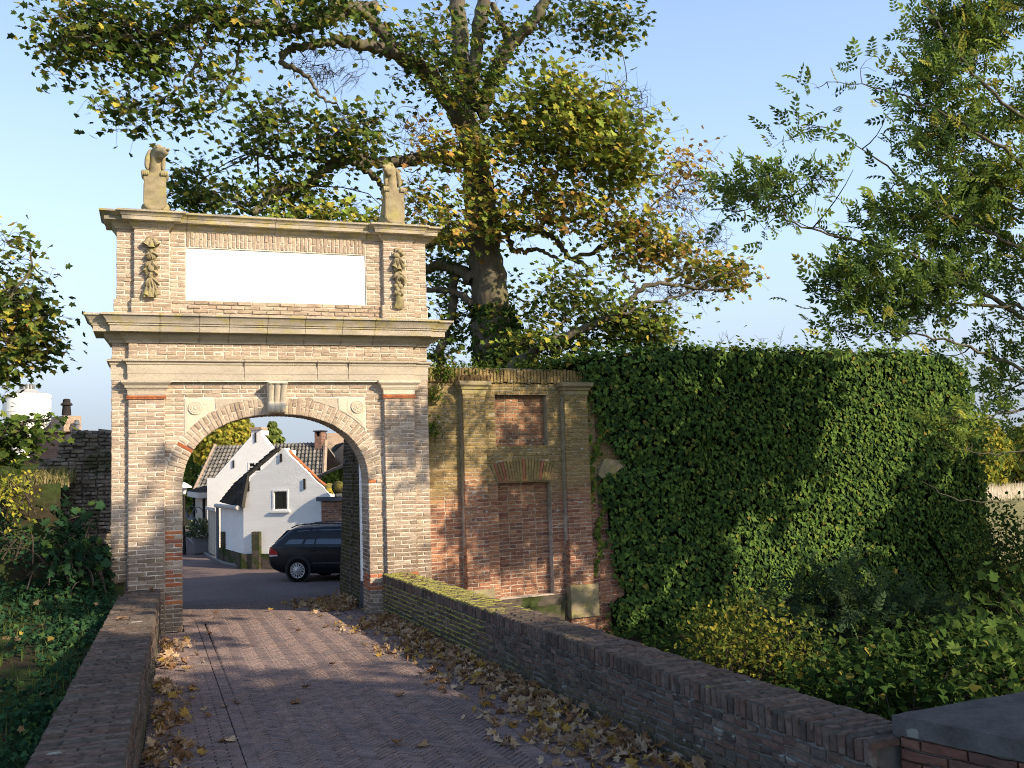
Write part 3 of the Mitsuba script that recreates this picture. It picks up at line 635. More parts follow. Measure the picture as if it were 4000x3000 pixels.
def pick(cols, n, w=None, var=.25, g=None):
    g = g or rng; c = np.array(cols)[g.choice(len(cols), n, p=None if w is None else np.array(w) / sum(w))]; return c * g.uniform(1 - var, 1 + var, (n, 1))
def fbmn(p, o=3, seed=0): return meshkit.fbm(p, o, seed)

# ================================================================ town wall on the right
WA = math.radians(7); WE = np.array([math.cos(WA), math.sin(WA), 0]); WN = np.array([math.sin(WA), -math.cos(WA), 0]); WO = np.array([3.985, 14.92, 0])
MW = frame(WO, WE, WN)
def wuz(x, y):
    d = ray(x, y); p = CAM + d * ((WO - CAM) @ WN) / (d @ WN); return (p - WO) @ WE, p[2]
def wp(u, z, out=0.0): return WO + WE * u + np.array([0, 0, 1.0]) * z + WN * out
wall = thing('town_wall', 'old red brick town wall with pilasters and bricked-up niches beside the gate', 'wall')
pil1, pil2 = sbox(.565, -.9, .965, 3.285), sbox(2.395, -.9, 2.85, 3.285)
n1, n2 = sbox(1.19, 2.44, 2.14, 3.28), sbox(1.20, .05, 2.165, 1.86)
arcp = Polygon([(1.19, 1.866), (1.05, 2.15), (1.25, 2.215), (1.68, 2.245), (2.1, 2.215), (2.29, 2.15), (2.165, 1.866)])
q = .008
base = sbox(0, -.9, 3.05, 3.46)
put('mortar', join(wallplate(base.difference(n1).difference(n2).buffer(-.0), q, .12), wallplate(Polygon([(0, -1.5), (12.3, -1.5), (11.7, 3.5), (11.2, 3.72), (0, 3.72)]), .13, 1.2), *[wallplate(p.buffer(-q), -.13 + q, .03) for p in (pil1, pil2)],
    wallplate(Polygon([(3.05, -1.5), (12.28, -1.5), (11.7, 3.4), (3.05, 3.6)]), .062, .2)), 'mortar_wall', wall, MW)
wb = Bricks(wall, 'brick_wall_red', most=300)
lay(wb, MW, base.difference(unary_union([pil1, pil2, n1, n2, arcp])).difference(sbox(1.1, -.9, 2.3, .05)), bond='cross', mn=.05)
for p in (pil1, pil2): lay(wb, shift(MW, y=-.13), p, L=.235)
for p in (n1, n2): lay(wb, shift(MW, y=.122), p, bond='cross', pri=lambda N: .3)
lay(wb, shift(MW, y=.05), sbox(3.05, -1.3, 5.0, 3.5), bond='cross')
for u0, s in ((.565, -1), (2.395, -1)): lay(wb, frame(wp(u0, 0), -WN * s, -WE) if False else frame(wp(u0, 0, .13), -WN, -WE), sbox(0, -.9, .13, 3.28), depth=.02)
for u0, za, zb in ((2.14, 2.45, 3.28), (2.165, .05, 1.86)): lay(wb, frame(wp(u0, 0), -WN, -WE), sbox(0, za, .105, zb), depth=.02)
wb.done()
av = Bricks(wall, 'brick_wall_red', 'voussoir')
for i in range(21):
    t = (i + .5) / 21; u0 = 1.195 + .965 * t; u1 = 1.06 + 1.22 * t; z0, z1 = 1.868, 2.16 + .085 * math.sin(PI * t)
    d = np.array([u1 - u0, z1 - z0]); Lg = np.linalg.norm(d); d /= Lg; ex = WE * d[0] + np.array([0, 0, d[1]])
    av.add(frame(wp((u0 + u1) / 2, (z0 + z1) / 2, .012 + rng.normal(0, .003)), ex, WN), Lg - .01, .046, .06, 'brick_red' if rng.random() < .22 else None)
av.done()
for k in range(46):      # soldier coping
    pass
sc = Bricks(wall, 'brick_wall_red', 'coping_brick')
for i in range(50):
    u = .02 + i * .0615; h = .215 + rng.normal(0, .006); sc.add(frame(wp(u, 3.575 + rng.normal(0, .006), .03 + rng.normal(0, .006)), (0, 0, 1), WN), h, .05, .3, pri=.01)
    sc.add(frame(wp(u, 3.69 + rng.normal(0, .006), -.12), -WN, (0, 0, 1)), .26, .05, .05, pri=.01)
sc.done()
wcap = [(-.02, 3.275), (.006, 3.275), (.01, 3.34), (.03, 3.35), (.035, 3.385), (.07, 3.415), (.075, 3.475), (-.02, 3.485)]
for p in (pil1, pil2):
    a, _, b, _ = p.bounds; m = sweep_mould([(a, .02), (a, -.13), (b, -.13), (b, .02)], wcap); put('capital', m, 'old_stone', wall, MW, smooth=28)
    put('stone_foot', wallplate(sbox(a - .02, -.05 if a < 1 else -.35, b + .05, .24 if a < 1 else .17), -.17, -.02), 'old_stone', wall, MW)
put('sill', join(wallplate(sbox(1.1, -.5, 2.33, .03), -.06, .1), wallplate(sbox(1.16, -.9, 2.2, -.12), -.14, .0)), 'old_plinth', wall, MW, uv=None, label='mossy crumbling sill under the tall niche')
put('stone_block', wallplate(Polygon([(3.06, 1.95), (3.2, 2.2), (3.62, 2.16), (3.56, 1.86), (3.12, 1.88)]), -.03, .1), 'old_stone', wall, MW)

# ivy over the right half of the wall
ivy = thing('ivy', 'dense dark green ivy covering the right part of the town wall', 'ivy', kind=None)
edge = [(2150, 1405), (2262, 1470), (2285, 1545), (2330, 1625), (2385, 1745), (2440, 1815), (2335, 1860), (2345, 1930), (2372, 2030), (2385, 2130), (2398, 2230), (2440, 2315), (2381, 2360), (2390, 2500)]
EU = np.array([wuz(*p) for p in edge]); EU = EU[np.argsort(-EU[:, 1])]
def ivy_left(z): return np.interp(-z, -EU[:, 1], EU[:, 0])
g = np.random.default_rng(11)
def bulge(u, z):
    p = np.stack([u * .7, z * .7, u * 0 + 3], -1); q2 = np.stack([u * 2.3, z * 2.3, u * 0], -1)
    edge_ = np.clip((u - ivy_left(z)) / 1.3, 0, 1) ** .7
    return edge_ * (.10 + .38 * fbmn(p, 2) ** 1.3 + .16 * fbmn(q2, 2, 5) + .25 * np.clip((.6 - z) / 2.2, 0, 1))
def ivytop(u): return 3.86 + .26 * (fbmn(np.stack([u * .8, u * 0, u * 0 + 7], -1), 3) - .45) + .2 * np.clip((u - 3.6) / 3, 0, 1) + .06 * np.clip((u - 7) / 4, 0, 1) - .5 * np.clip((u - 11.0) / 1.2, 0, 1) ** 2 - .1*np.clip((3.6-u)/1.,0,1)
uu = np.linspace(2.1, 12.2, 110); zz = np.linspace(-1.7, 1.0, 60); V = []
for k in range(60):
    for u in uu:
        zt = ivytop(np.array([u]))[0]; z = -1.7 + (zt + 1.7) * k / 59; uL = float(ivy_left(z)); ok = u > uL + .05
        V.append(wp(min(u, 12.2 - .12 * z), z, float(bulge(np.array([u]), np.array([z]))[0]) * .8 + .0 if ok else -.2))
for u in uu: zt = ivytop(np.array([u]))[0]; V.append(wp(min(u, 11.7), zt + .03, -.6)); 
for u in uu: V.append(wp(min(u, 11.7), 3.2, -1.3))
F = []
for k in range(61):
    for i in range(109): a = k * 110 + i; F += [(a, a + 1, a + 111), (a, a + 111, a + 110)]
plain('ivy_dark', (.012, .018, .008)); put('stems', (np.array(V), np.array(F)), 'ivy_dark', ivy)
N = 36000; u = g.uniform(2.1, 12.9, N); z = g.uniform(-1.6, 4.15, N); zt = ivytop(u)
okm = (u > ivy_left(z) + g.normal(0, .06, N)) & (z < zt) & ((u < 12.25 - .12 * z + .25 * fbmn(np.stack([z, z * 0, z * 0], -1)) ))
u, z = u[okm], z[okm]; b = bulge(u, z); n = len(u); e2 = .05
gu = (bulge(u + e2, z) - bulge(u - e2, z)) / (2 * e2); gz = (bulge(u, z + e2) - bulge(u, z - e2)) / (2 * e2)
pos = WO + WE * u[:, None] + np.array([0, 0, 1.0]) * z[:, None] + WN * (b + g.uniform(-.02, .09, n))[:, None]
nm = WN - WE * gu[:, None] + np.array([0, 0, .35]) - np.array([0, 0, 1.0]) * gz[:, None] * .6 + rdir(n, g) * .45
tipd = np.array([0, 0, -1.0]) + rdir(n, g) * .7
IC = [(.062, .12, .032), (.095, .165, .04), (.13, .21, .045), (.035, .07, .026), (.17, .20, .045), (.24, .19, .05)]
parts = [scatter(IVY, pos, nm, tipd, g.uniform(.045, .10, n), pick(IC, n, [5, 5, 3, 4, .8, .15], g=g), g.uniform(-.3, .3, n))]
# top fringe and the end face
N2 = 5200; u = g.uniform(2.3, 11.8, N2); t = g.uniform(0, 1, N2) ** 1.3; zt = ivytop(u)
pos = WO + WE * u[:, None] + np.array([0, 0, 1.0]) * (zt + .06 + g.exponential(.05, N2) - t * .2)[:, None] - WN * (t * 1.2 - .1)[:, None]
parts.append(scatter(IVY, pos, np.array([0, 0, 1.0]) + WN * .5 + rdir(N2, g) * .7, rdir(N2, g), g.uniform(.06, .11, N2), pick(IC, N2, [4, 5, 4, 2, 1.5, .4], g=g)))
N3 = 4200; t = g.uniform(0, 1.3, N3); z = g.uniform(-1.6, 3.9, N3)
pos = WO + WE * (12.22 - .12 * z + g.uniform(-.03, .2, N3) + .2 * fbmn(np.stack([t * 2, z * 2, z * 0], -1)))[:, None] + np.array([0, 0, 1.0]) * z[:, None] - WN * (t - .2)[:, None]
parts.append(scatter(IVY, pos, WE + rdir(N3, g) * .6, np.array([0, 0, -1.0]) + rdir(N3, g) * .6, g.uniform(.06, .11, N3), pick(IC, N3, [5, 5, 3, 4, .8, .15], g=g)))
# loose runners on the brickwork left of the edge
for (u0, z0, u1, z1) in ((2.9, 3.4, 2.75, 2.2), (3.0, 2.4, 2.85, 1.4), (3.2, 1.9, 3.0, .9), (2.7, 3.3, 2.5, 3.0), (3.1, 1.2, 2.95, .3), (3.2, 2.9, 3.05, 2.3)):
    k = 46; t = np.linspace(0, 1, k); uu_ = u0 + (u1 - u0) * t + .05 * np.sin(t * 9 + u0 * 7); z_ = z0 + (z1 - z0) * t
    pos = WO + WE * (uu_ + g.normal(0, .03, k))[:, None] + np.array([0, 0, 1.0]) * z_[:, None] + WN * (.04 + .07 * ((uu_ > 2.38) & (uu_ < 2.86)))[:, None]
    parts.append(scatter(IVY, pos, WN + rdir(k, g) * .4, np.array([0, 0, -1.0]) + rdir(k, g) * .6, g.uniform(.05, .09, k), pick([(.05, .10, .02), (.09, .15, .03), (.2, .22, .04)], k, g=g)))
putleaves('foliage', parts, 'leaf_ivy', ivy, kind='stuff')
tag(ivy, kind=None)

# ================================================================ terrain
def hL(x, y):
    h = -.75 + .165 * (y - 6) + .10 * (x + .6); h = np.where(y > 15.4, .80 + (y - 15.4) * .2, h); h = np.where(x < -1.6, h + (-.16) * (x + 1.6) * np.clip((y - 8) / 6, 0, 1), h)
    return np.clip(h, -2.2, 3.0) + .22 * (fbmn(np.stack([x * .9, y * .9, y * 0], -1), 3) - .5)
def hR(x, y):
    h = -1.15 + .5 * np.clip((y - 12.5) / 2.5, 0, 1) - .35 * np.clip((11 - y) / 5, 0, 1) - .03 * np.abs(x - 6)
    return h + .25 * (fbmn(np.stack([x * .7, y * .7, y * 0 + 4], -1), 3) - .5)
def hgrid(xs, ys, fn):
    X, Y = np.meshgrid(xs, ys); Z = fn(X, Y); nx = len(xs); v = np.stack([X, Y, Z], -1).reshape(-1, 3)
    j, i = np.meshgrid(np.arange(len(ys) - 1), np.arange(nx - 1), indexing='ij'); a = (j * nx + i).ravel()
    return v, np.vstack([np.stack([a, a + 1, a + nx + 1], 1), np.stack([a, a + nx + 1, a + nx], 1)])
def f_earth(p, n, uv):
    m = fbm(p.x * 3, p.y * 3, p.z * 3, 4); c = mix(C3(.045, .038, .025), C3(.04, .055, .02), smoothstep(.35, .6, m)); return c * (.6 + .8 * fbm(p.x * 22, p.y * 22, p.z * 22))
diffuse('earth', f_earth)
put('left_bank', hgrid(np.r_[np.arange(-16, -.70, .25), -.6, -.35], np.arange(2, 24, .25), hL), 'earth', kind='structure', smooth=True, label='steep overgrown bank left of the bridge')
put('moat_bank', hgrid(np.r_[np.arange(3.3, 16, .4), np.arange(16, 60, 3)], np.arange(1.5, 17, .4), hR), 'earth', kind='structure', smooth=True, label='low overgrown ground right of the bridge')
def hrm(x, y):
    top = 3.35 - 4.6 * np.clip((y - 24.5) / 5, 0, 1) - 4.6 * np.clip((x - 12.5 - .2 * (y - 16)) / 3, 0, 1); lft = np.clip((x - 4.1 - .10 * np.clip(y - 16, 0, 9)) / .5, 0, 1)
    return np.where(lft < .999, -.9 + (top + .9) * lft, top) + .12 * fbmn(np.stack([x * .8, y * .8, x * 0], -1))
put('rampart', hgrid(np.r_[4.05, np.arange(4.3, 22, .5)], np.arange(15.75, 31, .5), hrm), 'earth', kind='structure', smooth=True, label='grassy rampart behind the town wall')
def f_field(p, n, uv):
    m = fbm(p.x * .05, p.y * .05, 0, 3); c = mix(C3(.16, .17, .06), C3(.30, .26, .14), m); return c * (.75 + .5 * fbm(p.x * 1.5, p.y * 1.5, 0))
diffuse('field', f_field)
put('ground', hgrid(np.r_[-900, -400, -150, np.arange(-90, 91, 6), 150, 400, 900], np.r_[-60, -20, 0, 8, 16, np.arange(20, 100, 6), 150, 300, 700, 1500], lambda x, y: -2.75 + 1.75 * np.clip((y - 12) / 14, 0, 1)), 'field', kind='structure', label='flat open ground reaching to the horizon')

# ================================================================ ruined wall on the left
rw = thing('ruined_wall', 'crumbling dark brick wall with a stepped broken top left of the gate', 'wall')
MRW = frame((-.58, 16.60, 0), (1, 0, 0), (0, -1, 0))
rpoly = Polygon([(x * 1.085, (z - 2.1) * 1.085 + 2.1) for x, z in [(.9, -.2), (.9, 2.8), (0, -.2), (0, 2.80), (-.54, 2.80), (-.56, 2.68), (-.70, 2.62), (-.74, 2.42), (-.95, 2.36), (-1.0, 2.1), (-1.22, 1.95), (-1.3, 1.6), (-1.5, 1.5), (-1.62, 1.2), (-1.9, 1.0), (-2.1, .4), (-2.1, -.2)]])
def f_ruin(p, n, uv):
    c = pal(uv.x, (.21, .18, .15), (.29, .245, .20), (.17, .15, .13), (.34, .30, .25)); m = fbm(p.x * 20, p.y * 20, p.z * 30); c = c * (.5 + .95 * m)
    c = mix(c, C3(.44, .43, .39), smoothstep(.55, .72, fbm(p.x * 5, p.y * 5, p.z * 5)) * .6)
    return mix(c, C3(.06, .075, .025), smoothstep(.55, .7, fbm(p.x * 2.5 + 4, p.y * 2, p.z * 2.5)) * .7)
diffuse('brick_ruin', f_ruin)
core = wallplate(rpoly.buffer(-.03), .05, .75); cv = core.subdivide_to_size(.12) if False else core
put('mortar', core, 'mortar_dark', rw, MRW)
rb = Bricks(rw, 'brick_ruin', wob=.006, bev=.01)
lay(rb, MRW, rpoly, bond='cross', course=.058, L=.21, jit=.022, proud=-.0, depth=.12)
# broken top layers give the stepped outline its thickness
for y0 in (.14, .3, .46, .62):
    pts = np.array(rpoly.exterior.coords)
    for a, b in zip(pts[1:-3], pts[2:-2]):
        if abs(a[1] - b[1]) < .3 and abs(a[0] - b[0]) > .1:
            for x in np.arange(min(a[0], b[0]) + .06, max(a[0], b[0]), .125): rb.add(shift(MRW, x, y0 - .08, (a[1] + b[1]) / 2 - .02 + rng.normal(0, .012)), .115, .055, .15, pri=.02)
rb.done()

# ================================================================ the village behind the gate
def f_white(p, n, uv):
    zz = dr.floor(p.z * 14.3); e = dr.abs(p.z * 14.3 - zz - .5); h = p.x * .6 + p.y
    c = C3(.84, .84, .81) * (.90 + .14 * fbm(h * 6, p.z * 9, 0)) * (1 - .10 * smoothstep(.36, .47, e) * noise(h * 3, p.z * 3, 1))
    st = smoothstep(.55, .75, fbm(h * 3.2, p.z * .45, 4)) * smoothstep(.2, 1.6, p.z); c = mix(c, C3(.36, .36, .27), st * .45)
    return mix(c, C3(.30, .34, .26), (1 - smoothstep(-.75, -.2, p.z + .35 * fbm(h * 2, 0, 3))) * .6)
diffuse('white_brick', f_white)
plain('white_paint', (.80, .80, .78)); plain('dark_glass', (.012, .014, .018), .08); plain('iron', (.035, .032, .032)); plain('zinc', (.16, .17, .18)); plain('cream_boards', (.50, .46, .38)); plain('gutter_wood', (.55, .52, .48))
def f_tile(p, n, uv):
    r = cell_rand(uv.x * 977, uv.y * 991); m = fbm(p.x * 4, p.y * 4, p.z * 4)
    c = pal(r, (.15, .142, .128), (.20, .188, .168), (.125, .12, .11), (.24, .225, .20)); return c * (.6 + .8 * m)
diffuse('grey_tile', f_tile)
def f_dtile(p, n, uv):
    r = cell_rand(uv.x * 977, uv.y * 991); c = pal(r, (.055, .05, .048), (.08, .075, .065), (.045, .042, .04)); m = fbm(p.x * 4, p.y * 4, p.z * 4)
    return mix(c * (.5 + m), C3(.10, .10, .04), smoothstep(.62, .75, fbm(p.x * 2, p.y * 2, p.z * 2)) * .6)
diffuse('dark_tile', f_dtile)
def f_house(p, n, uv):
    h = p.x + p.y * .4; row = dr.floor(p.z * 14); col = dr.floor(h * 4 + cell_rand(row) * 4); c = pal(cell_rand(row, col), (.20, .11, .085), (.26, .15, .11), (.17, .10, .08))
    e = smoothstep(.38, .46, dr.abs(p.z * 14 - row - .5)); return mix(c, C3(.34, .30, .26), e * .5) * (.7 + .5 * fbm(h * 3, p.z * 3, 1))
diffuse('house_brick', f_house)
def f_buff(p, n, uv):
    h = p.x + p.y * .4; row = dr.floor(p.z * 14); col = dr.floor(h * 4 + cell_rand(row) * 4); c = pal(cell_rand(row, col), (.36, .27, .19), (.42, .32, .23), (.32, .24, .18))
    e = smoothstep(.38, .46, dr.abs(p.z * 14 - row - .5)); return mix(c, C3(.46, .42, .36), e * .5) * (.75 + .4 * fbm(h * 3, p.z * 3, 1))
diffuse('buff_brick', f_buff)

class Plane:
    """an upright plane given by two picture points and their depths; local x right, y into, z up"""
    def __init__(s, ax, aY, bx_, bY, py=1990):
        A, B = at(ax, py, aY), at(bx_, py, bY); s.o = np.array([A[0], A[1], 0]); d = np.array([B[0] - A[0], B[1] - A[1], 0]); s.W = np.linalg.norm(d); s.e = d / s.W
        s.n = np.array([s.e[1], -s.e[0], 0]); s.M = frame(s.o, s.e, s.n)
    def uz(s, x, y):
        d = ray(x, y); p = CAM + d * ((s.o - CAM) @ s.n) / (d @ s.n); return (p - s.o) @ s.e, p[2]
    def poly(s, pts): return Polygon([s.uz(*p) for p in pts]).buffer(0)
    def w(s, u, z, out=0.0): return s.o + s.e * u + np.array([0, 0, z]) + s.n * out
    def rect(s, x0, y0, x1, y1): a, b = s.uz(x0, y1), s.uz(x1, y0); return sbox(min(a[0], b[0]), min(a[1], b[1]), max(a[0], b[0]), max(a[1], b[1]))

def tiled(r0, r1, e0, e1, nx, ny, amp=.035, step=.03, thick=.07):
    """a pantiled roof plane: ridge r0-r1 over eave e0-e1; returns (v, f), uv"""
    r0, r1, e0, e1 = (np.asarray(q, float) for q in (r0, r1, e0, e1)); nn = np.cross(r1 - r0, e0 - r0); nn /= np.linalg.norm(nn); nn = nn if nn[2] > 0 else -nn
    S = np.linspace(0, 1, nx * 4 + 1); g = np.random.default_rng(3); V, U = [], []; rows = []
    for j in range(ny):
        for t, dz in ((j / ny, 0.0), ((j + 1) / ny - 1e-4, step)): rows.append((t, dz, j))
    for t, dz, j in rows:
        for s in S:
            p = (r0 * (1 - s) + r1 * s) * (1 - t) + (e0 * (1 - s) + e1 * s) * t; i = int(s * nx * .9999)
            ph = (s * nx) % 1.0; h = amp * math.sin(2 * PI * ph) + dz + .012 * meshkit.noise(np.array([i * 1.7, j * 1.3, 0.5])); V.append(p + nn * h); U.append((i / nx + .001, j / ny + .001))
    k = len(S); F = []
    for j in range(len(rows) - 1):
        for i in range(k - 1): a = j * k + i; F += [(a, a + 1, a + k + 1), (a, a + k + 1, a + k)]
    n0 = len(V); V = np.array(V); base = np.array([r0, r1, e1, e0]) - nn * thick
    top = [V[0], V[k - 1], V[-1], V[-k]]; V = np.vstack([V, base, np.array(top)]); U += [(0.5, 0.5)] * 8
    for a in range(4): b = (a + 1) % 4; F += [(n0 + 4 + a, n0 + a, n0 + b), (n0 + 4 + a, n0 + b, n0 + 4 + b)]
    F += [(n0, n0 + 2, n0 + 1), (n0, n0 + 3, n0 + 2)]
    return (V, np.array(F)), np.array(U)
def roof(parent, *a, mat='grey_tile', name='roof', label=None, **k): m, u = tiled(*a, **k); return put(name, m, mat, parent, uv=u, label=label)
def window(parent, P, r, frame_mat='white_paint', sill=True, mull=(1, 1), out=.02, glass='dark_glass', fw=.06):
    x0, z0, x1, z1 = r.bounds; fr = r.difference(r.buffer(-fw, join_style=2))
    for i in range(1, mull[0]): x = x0 + (x1 - x0) * i / mull[0]; fr = fr.union(sbox(x - .02, z0, x + .02, z1))
    for j in range(1, mull[1]): zz = z0 + (z1 - z0) * j / mull[1]; fr = fr.union(sbox(x0, zz - .02, x1, zz + .02))
    k = put('window', wallplate(fr, -out, .08), frame_mat, parent, P.M); put('pane', wallplate(r.buffer(-.01, join_style=2), .035, .05), glass, k, P.M)
    if sill: put('sill', wallplate(sbox(x0 - .06, z0 - .06, x1 + .06, z0 - .002), -.07, .05), frame_mat, k, P.M)
    return k
def anchor(parent, P, x, y0, y1):
    a, b = P.uz(x, y1), P.uz(x, y0); put('wall_anchor', wallplate(sbox(a[0] - .03, a[1], a[0] + .03, b[1]), -.045, .01), 'iron', parent, P.M)

# --- small white house in front
hA = thing('white_cottage', 'small white painted brick cottage with a dark square window and a curved gable', 'house')
PA = Plane(951, 32.5, 1262, 30.8)
gA = PA.poly([(951, 2300), (951, 1990), (963, 1930), (981, 1866), (1021, 1836), (1057, 1807), (1090, 1764), (1096, 1756), (1104, 1751), (1112, 1752), (1120, 1764), (1131, 1779), (1158, 1803), (1180, 1825), (1206, 1849), (1230, 1876), (1262, 1902), (1290, 1935), (1290, 2300)])
wr = PA.rect(1066, 1912, 1127, 1995)
front = put('gable_wall', wallplate(gA.difference(wr), 0, .3), 'white_brick', hA, PA.M)
window(hA, PA, wr, sill=True, fw=.05)
for x, a, b in ((1099.5, 1772, 1804), (1191, 1870, 1911), (972, 1880, 1918)): anchor(hA, PA, x, a, b)
PS = Plane(862, 36.0, 951, 32.5); zA = PA.uz(951, 1985)[1]
sw = put('side_wall', wallplate(sbox(0, -2.0, PS.W, zA + .02), 0, .3), 'white_brick', hA, PS.M)
apex = PA.w(*PA.uz(1097, 1757)); back = (PS.o - PS.w(PS.W, 0)); eL = PA.w(*PA.uz(952, 1984)); eR = apex + 0
rd_ = back * 1.0
m_e = eL + PS.n * .12 + PA.n * .10 - np.array([0, 0, .02]); m_r = apex + PA.n * .10 + np.array([0, 0, .05])
kF = PA.w(*PA.uz(974, 1864)) + PA.n * .10 + np.array([0, 0, .06]); kB = at(916, 1893, 34.6)
roof(hA, m_r + rd_ * .12, m_r, kB, kF, 12, 8, mat='dark_tile', label='dark mossy pantiles on the left slope', amp=.03)
roof(hA, kB, kF, at(861, 1961, 36.1), PA.w(*PA.uz(957, 1981), .14), 12, 5, mat='dark_tile', label='flared row of mossy pantiles over the rounded corner', amp=.03)
rR = PA.w(*PA.uz(1285, 1928)) - PA.n * .05
roof(hA, apex - PA.n * .05, apex + rd_ * .12 - PA.n * .05, rR, rR - PA.n * .35, 14, 11, mat='dark_tile')
vp = [(1120, 1763), (1131, 1778), (1158, 1802), (1180, 1824), (1206, 1848), (1230, 1875), (1262, 1901)]
put('verge_tiles', tube([PA.w(*PA.uz(*q_)) + np.array([0, 0, .02]) - PA.n * .16 for q_ in vp], .05, 8), 'brick_red', hA, label='red brick edge along the right slope of the gable')
gt = PS.w(0, zA + .02, .17), PS.w(PS.W, zA + .02, .17)
put('gutter', join(tm(*tube([gt[0], gt[1]], .07, 8))), 'gutter_wood', hA); dp = PS.w(-.05, 0, .10)
put('downpipe', tube([dp + [0, 0, -.8], dp + [0, 0, zA]], .05, 8), 'zinc', hA)
def f_plinth(p, n, uv): return mix(C3(.10, .085, .07), C3(.05, .065, .025), smoothstep(.4, .6, fbm(p.x * 3, p.y * 3, p.z * 3))) * (.5 + fbm(p.x * 16, p.y * 16, p.z * 16))
diffuse('old_plinth', f_plinth)
put('plinth', wallplate(sbox(-.05, -1.3, PA.W + .3, PA.uz(1050, 2163)[1] - .0), -.07, .02), 'old_plinth', hA, PA.M); put('plinth', wallplate(sbox(-.0, -1.3, PS.W - .08, PA.uz(1050, 2163)[1] - .004), -.06, .02), 'old_plinth', hA, PS.M)
put('buttress', wallplate(PA.rect(993, 2076, 1021, 2260), -.13, .02), 'old_plinth', hA, PA.M, label='narrow bare brick buttress'); put('buttress', wallplate(PS.rect(874, 2078, 881, 2260), -.1, .02), 'old_plinth', hA, PS.M)

# --- tall white gabled house behind it
hB = thing('white_house', 'tall sunlit white gabled house with a chimney on its gable top', 'house')
PB = Plane(809, 40.2, 1110, 38.6)
gB = PB.poly([(809, 2300), (809, 1868), (836, 1868), (981, 1703), (981, 1680), (1021, 1680), (1021, 1700), (1066, 1756), (1140, 1852), (1140, 2300)])
wB = PB.rect(969, 1803, 1023, 1845)
put('gable_wall', wallplate(gB.difference(wB), 0, .3), 'white_paint', hB, PB.M); window(hB, PB, wB, mull=(2, 2), sill=False, fw=.05)
plain('blind', (.62, .64, .66)); put('chimney_cap', wallplate(PB.rect(979, 1668, 1024, 1680), -.08, .5), 'buff_brick', hB, PB.M)
put('chimney', wallplate(PB.rect(982, 1680, 1020, 1700), .29, .7), 'white_paint', hB, PB.M)
for x, a, b in ((999, 1690, 1728), (913, 1798, 1827)): anchor(hB, PB, x, a, b)
bk_ = np.array([.58, 6.5, 0])
A1, A2 = PB.w(*PB.uz(1001, 1682)), PB.w(*PB.uz(834, 1870)); A3 = PB.w(*PB.uz(1140, 1850))
roof(hB, A1 - PB.n * .1, A1 + bk_, A2 - PB.n * .1, A2 + bk_, 26, 16, mat='dark_tile'); roof(hB, A1 - PB.n * .1, A1 + bk_, A3 - PB.n * .1, A3 + bk_, 26, 16, mat='dark_tile')
put('dormer', wallplate(PB.rect(1030, 1757, 1078, 1850), .9, 1.9), 'white_brick', hB, PB.M)

# --- low wing with cream boards, lamps, plank gate
hW = thing('boarded_wing', 'low cream boarded wing left of the white house with a dark roof', 'house')
PW = Plane(764, 47.0, 806, 42.0); e0 = PW.uz(766, 1938)[1]
put('wall', wallplate(sbox(0, -2, PW.W, e0), .02, .3), 'cream_boards', hW, PW.M)
for i in range(15): put('board', wallplate(sbox(.05 + i * PW.W / 15, -1.2, .05 + (i + .86) * PW.W / 15, e0 - .1), -.015, .02), 'cream_boards', hW, PW.M)
put('gutter', wallplate(sbox(-.1, e0, PW.W + .3, e0 + .22), -.35, .3), 'gutter_wood', hW, PW.M)
rt0, rt1 = PW.w(PW.W + .2, PB.uz(826, 1862)[1] + .0, -2.3), PW.w(-.2, PB.uz(826, 1862)[1], -2.3)
roof(hW, rt0, rt1, PW.w(PW.W + .2, e0 + .22, .3), PW.w(-.2, e0 + .22, .3), 22, 9, mat='dark_tile')
for x in (764, 804): u, _ = PW.uz(x, 2000); put('downpipe', tube([PW.w(u, -1.1, .07), PW.w(u, e0, .07)], .06, 8), 'iron', hW)
for x, y in ((762, 2012), (788, 2018)):
    L = thing('wall_lamp', ('left' if x < 770 else 'right') + ' grey bell shaped wall lamp on the boarded wing', 'lamp', 'wall lamps on the boarded wing'); u, z = PW.uz(x + 8, y - 8); a = np.linspace(0, PI, 12)
    put('arm', tube([PW.w(u + .12, z, .03)] + [PW.w(u + .12, z + .32 * math.sin(q_), .03 + .22 * (1 - math.cos(q_))) for q_ in a], .02, 6), 'zinc', L)
    v, f = lathe([(.0, .16), (.05, .15), (.07, .05), (.16, -.05), (.17, -.08), (0, -.06)], 14); put('shade', (v + PW.w(u + .12, z - .1, .47), f), 'zinc', L, smooth=40)
pg = thing('plank_gate', 'grey white plank gate between the cottage and the boarded wing', 'gate'); PGt = Plane(812, 39.8, 850, 37.2)
zt = PGt.uz(830, 1994)[1]
for i in range(9): put('plank', wallplate(sbox(i * PGt.W / 9 + .01, -1.05, (i + 1) * PGt.W / 9 - .01, zt), -.0 - .02 * (i % 2), .05), 'cream_boards', pg, PGt.M)
put('top_rail', wallplate(sbox(-.04, zt + .002, PGt.W + .04, zt + .12), -.09, .1), 'gutter_wood', pg, PGt.M)
pl_ = thing('planter', 'grey square planter in front of the boarded wing', 'planter'); c = at(789, 2165, 40.0); c[2] = zroad(40) + .02
put('tub', cbx(c[0] - .30, c[0] + .30, c[1] - .3, c[1] + .3, c[2], c[2] + .62, .02), 'zinc', pl_)
g = np.random.default_rng(5); n = 900; d = rdir(n, g); d[:, 2] = np.abs(d[:, 2]) * 1.1; r_ = g.uniform(.3, .62, n)
pos = c + np.array([0, 0, .62]) + d * r_[:, None]
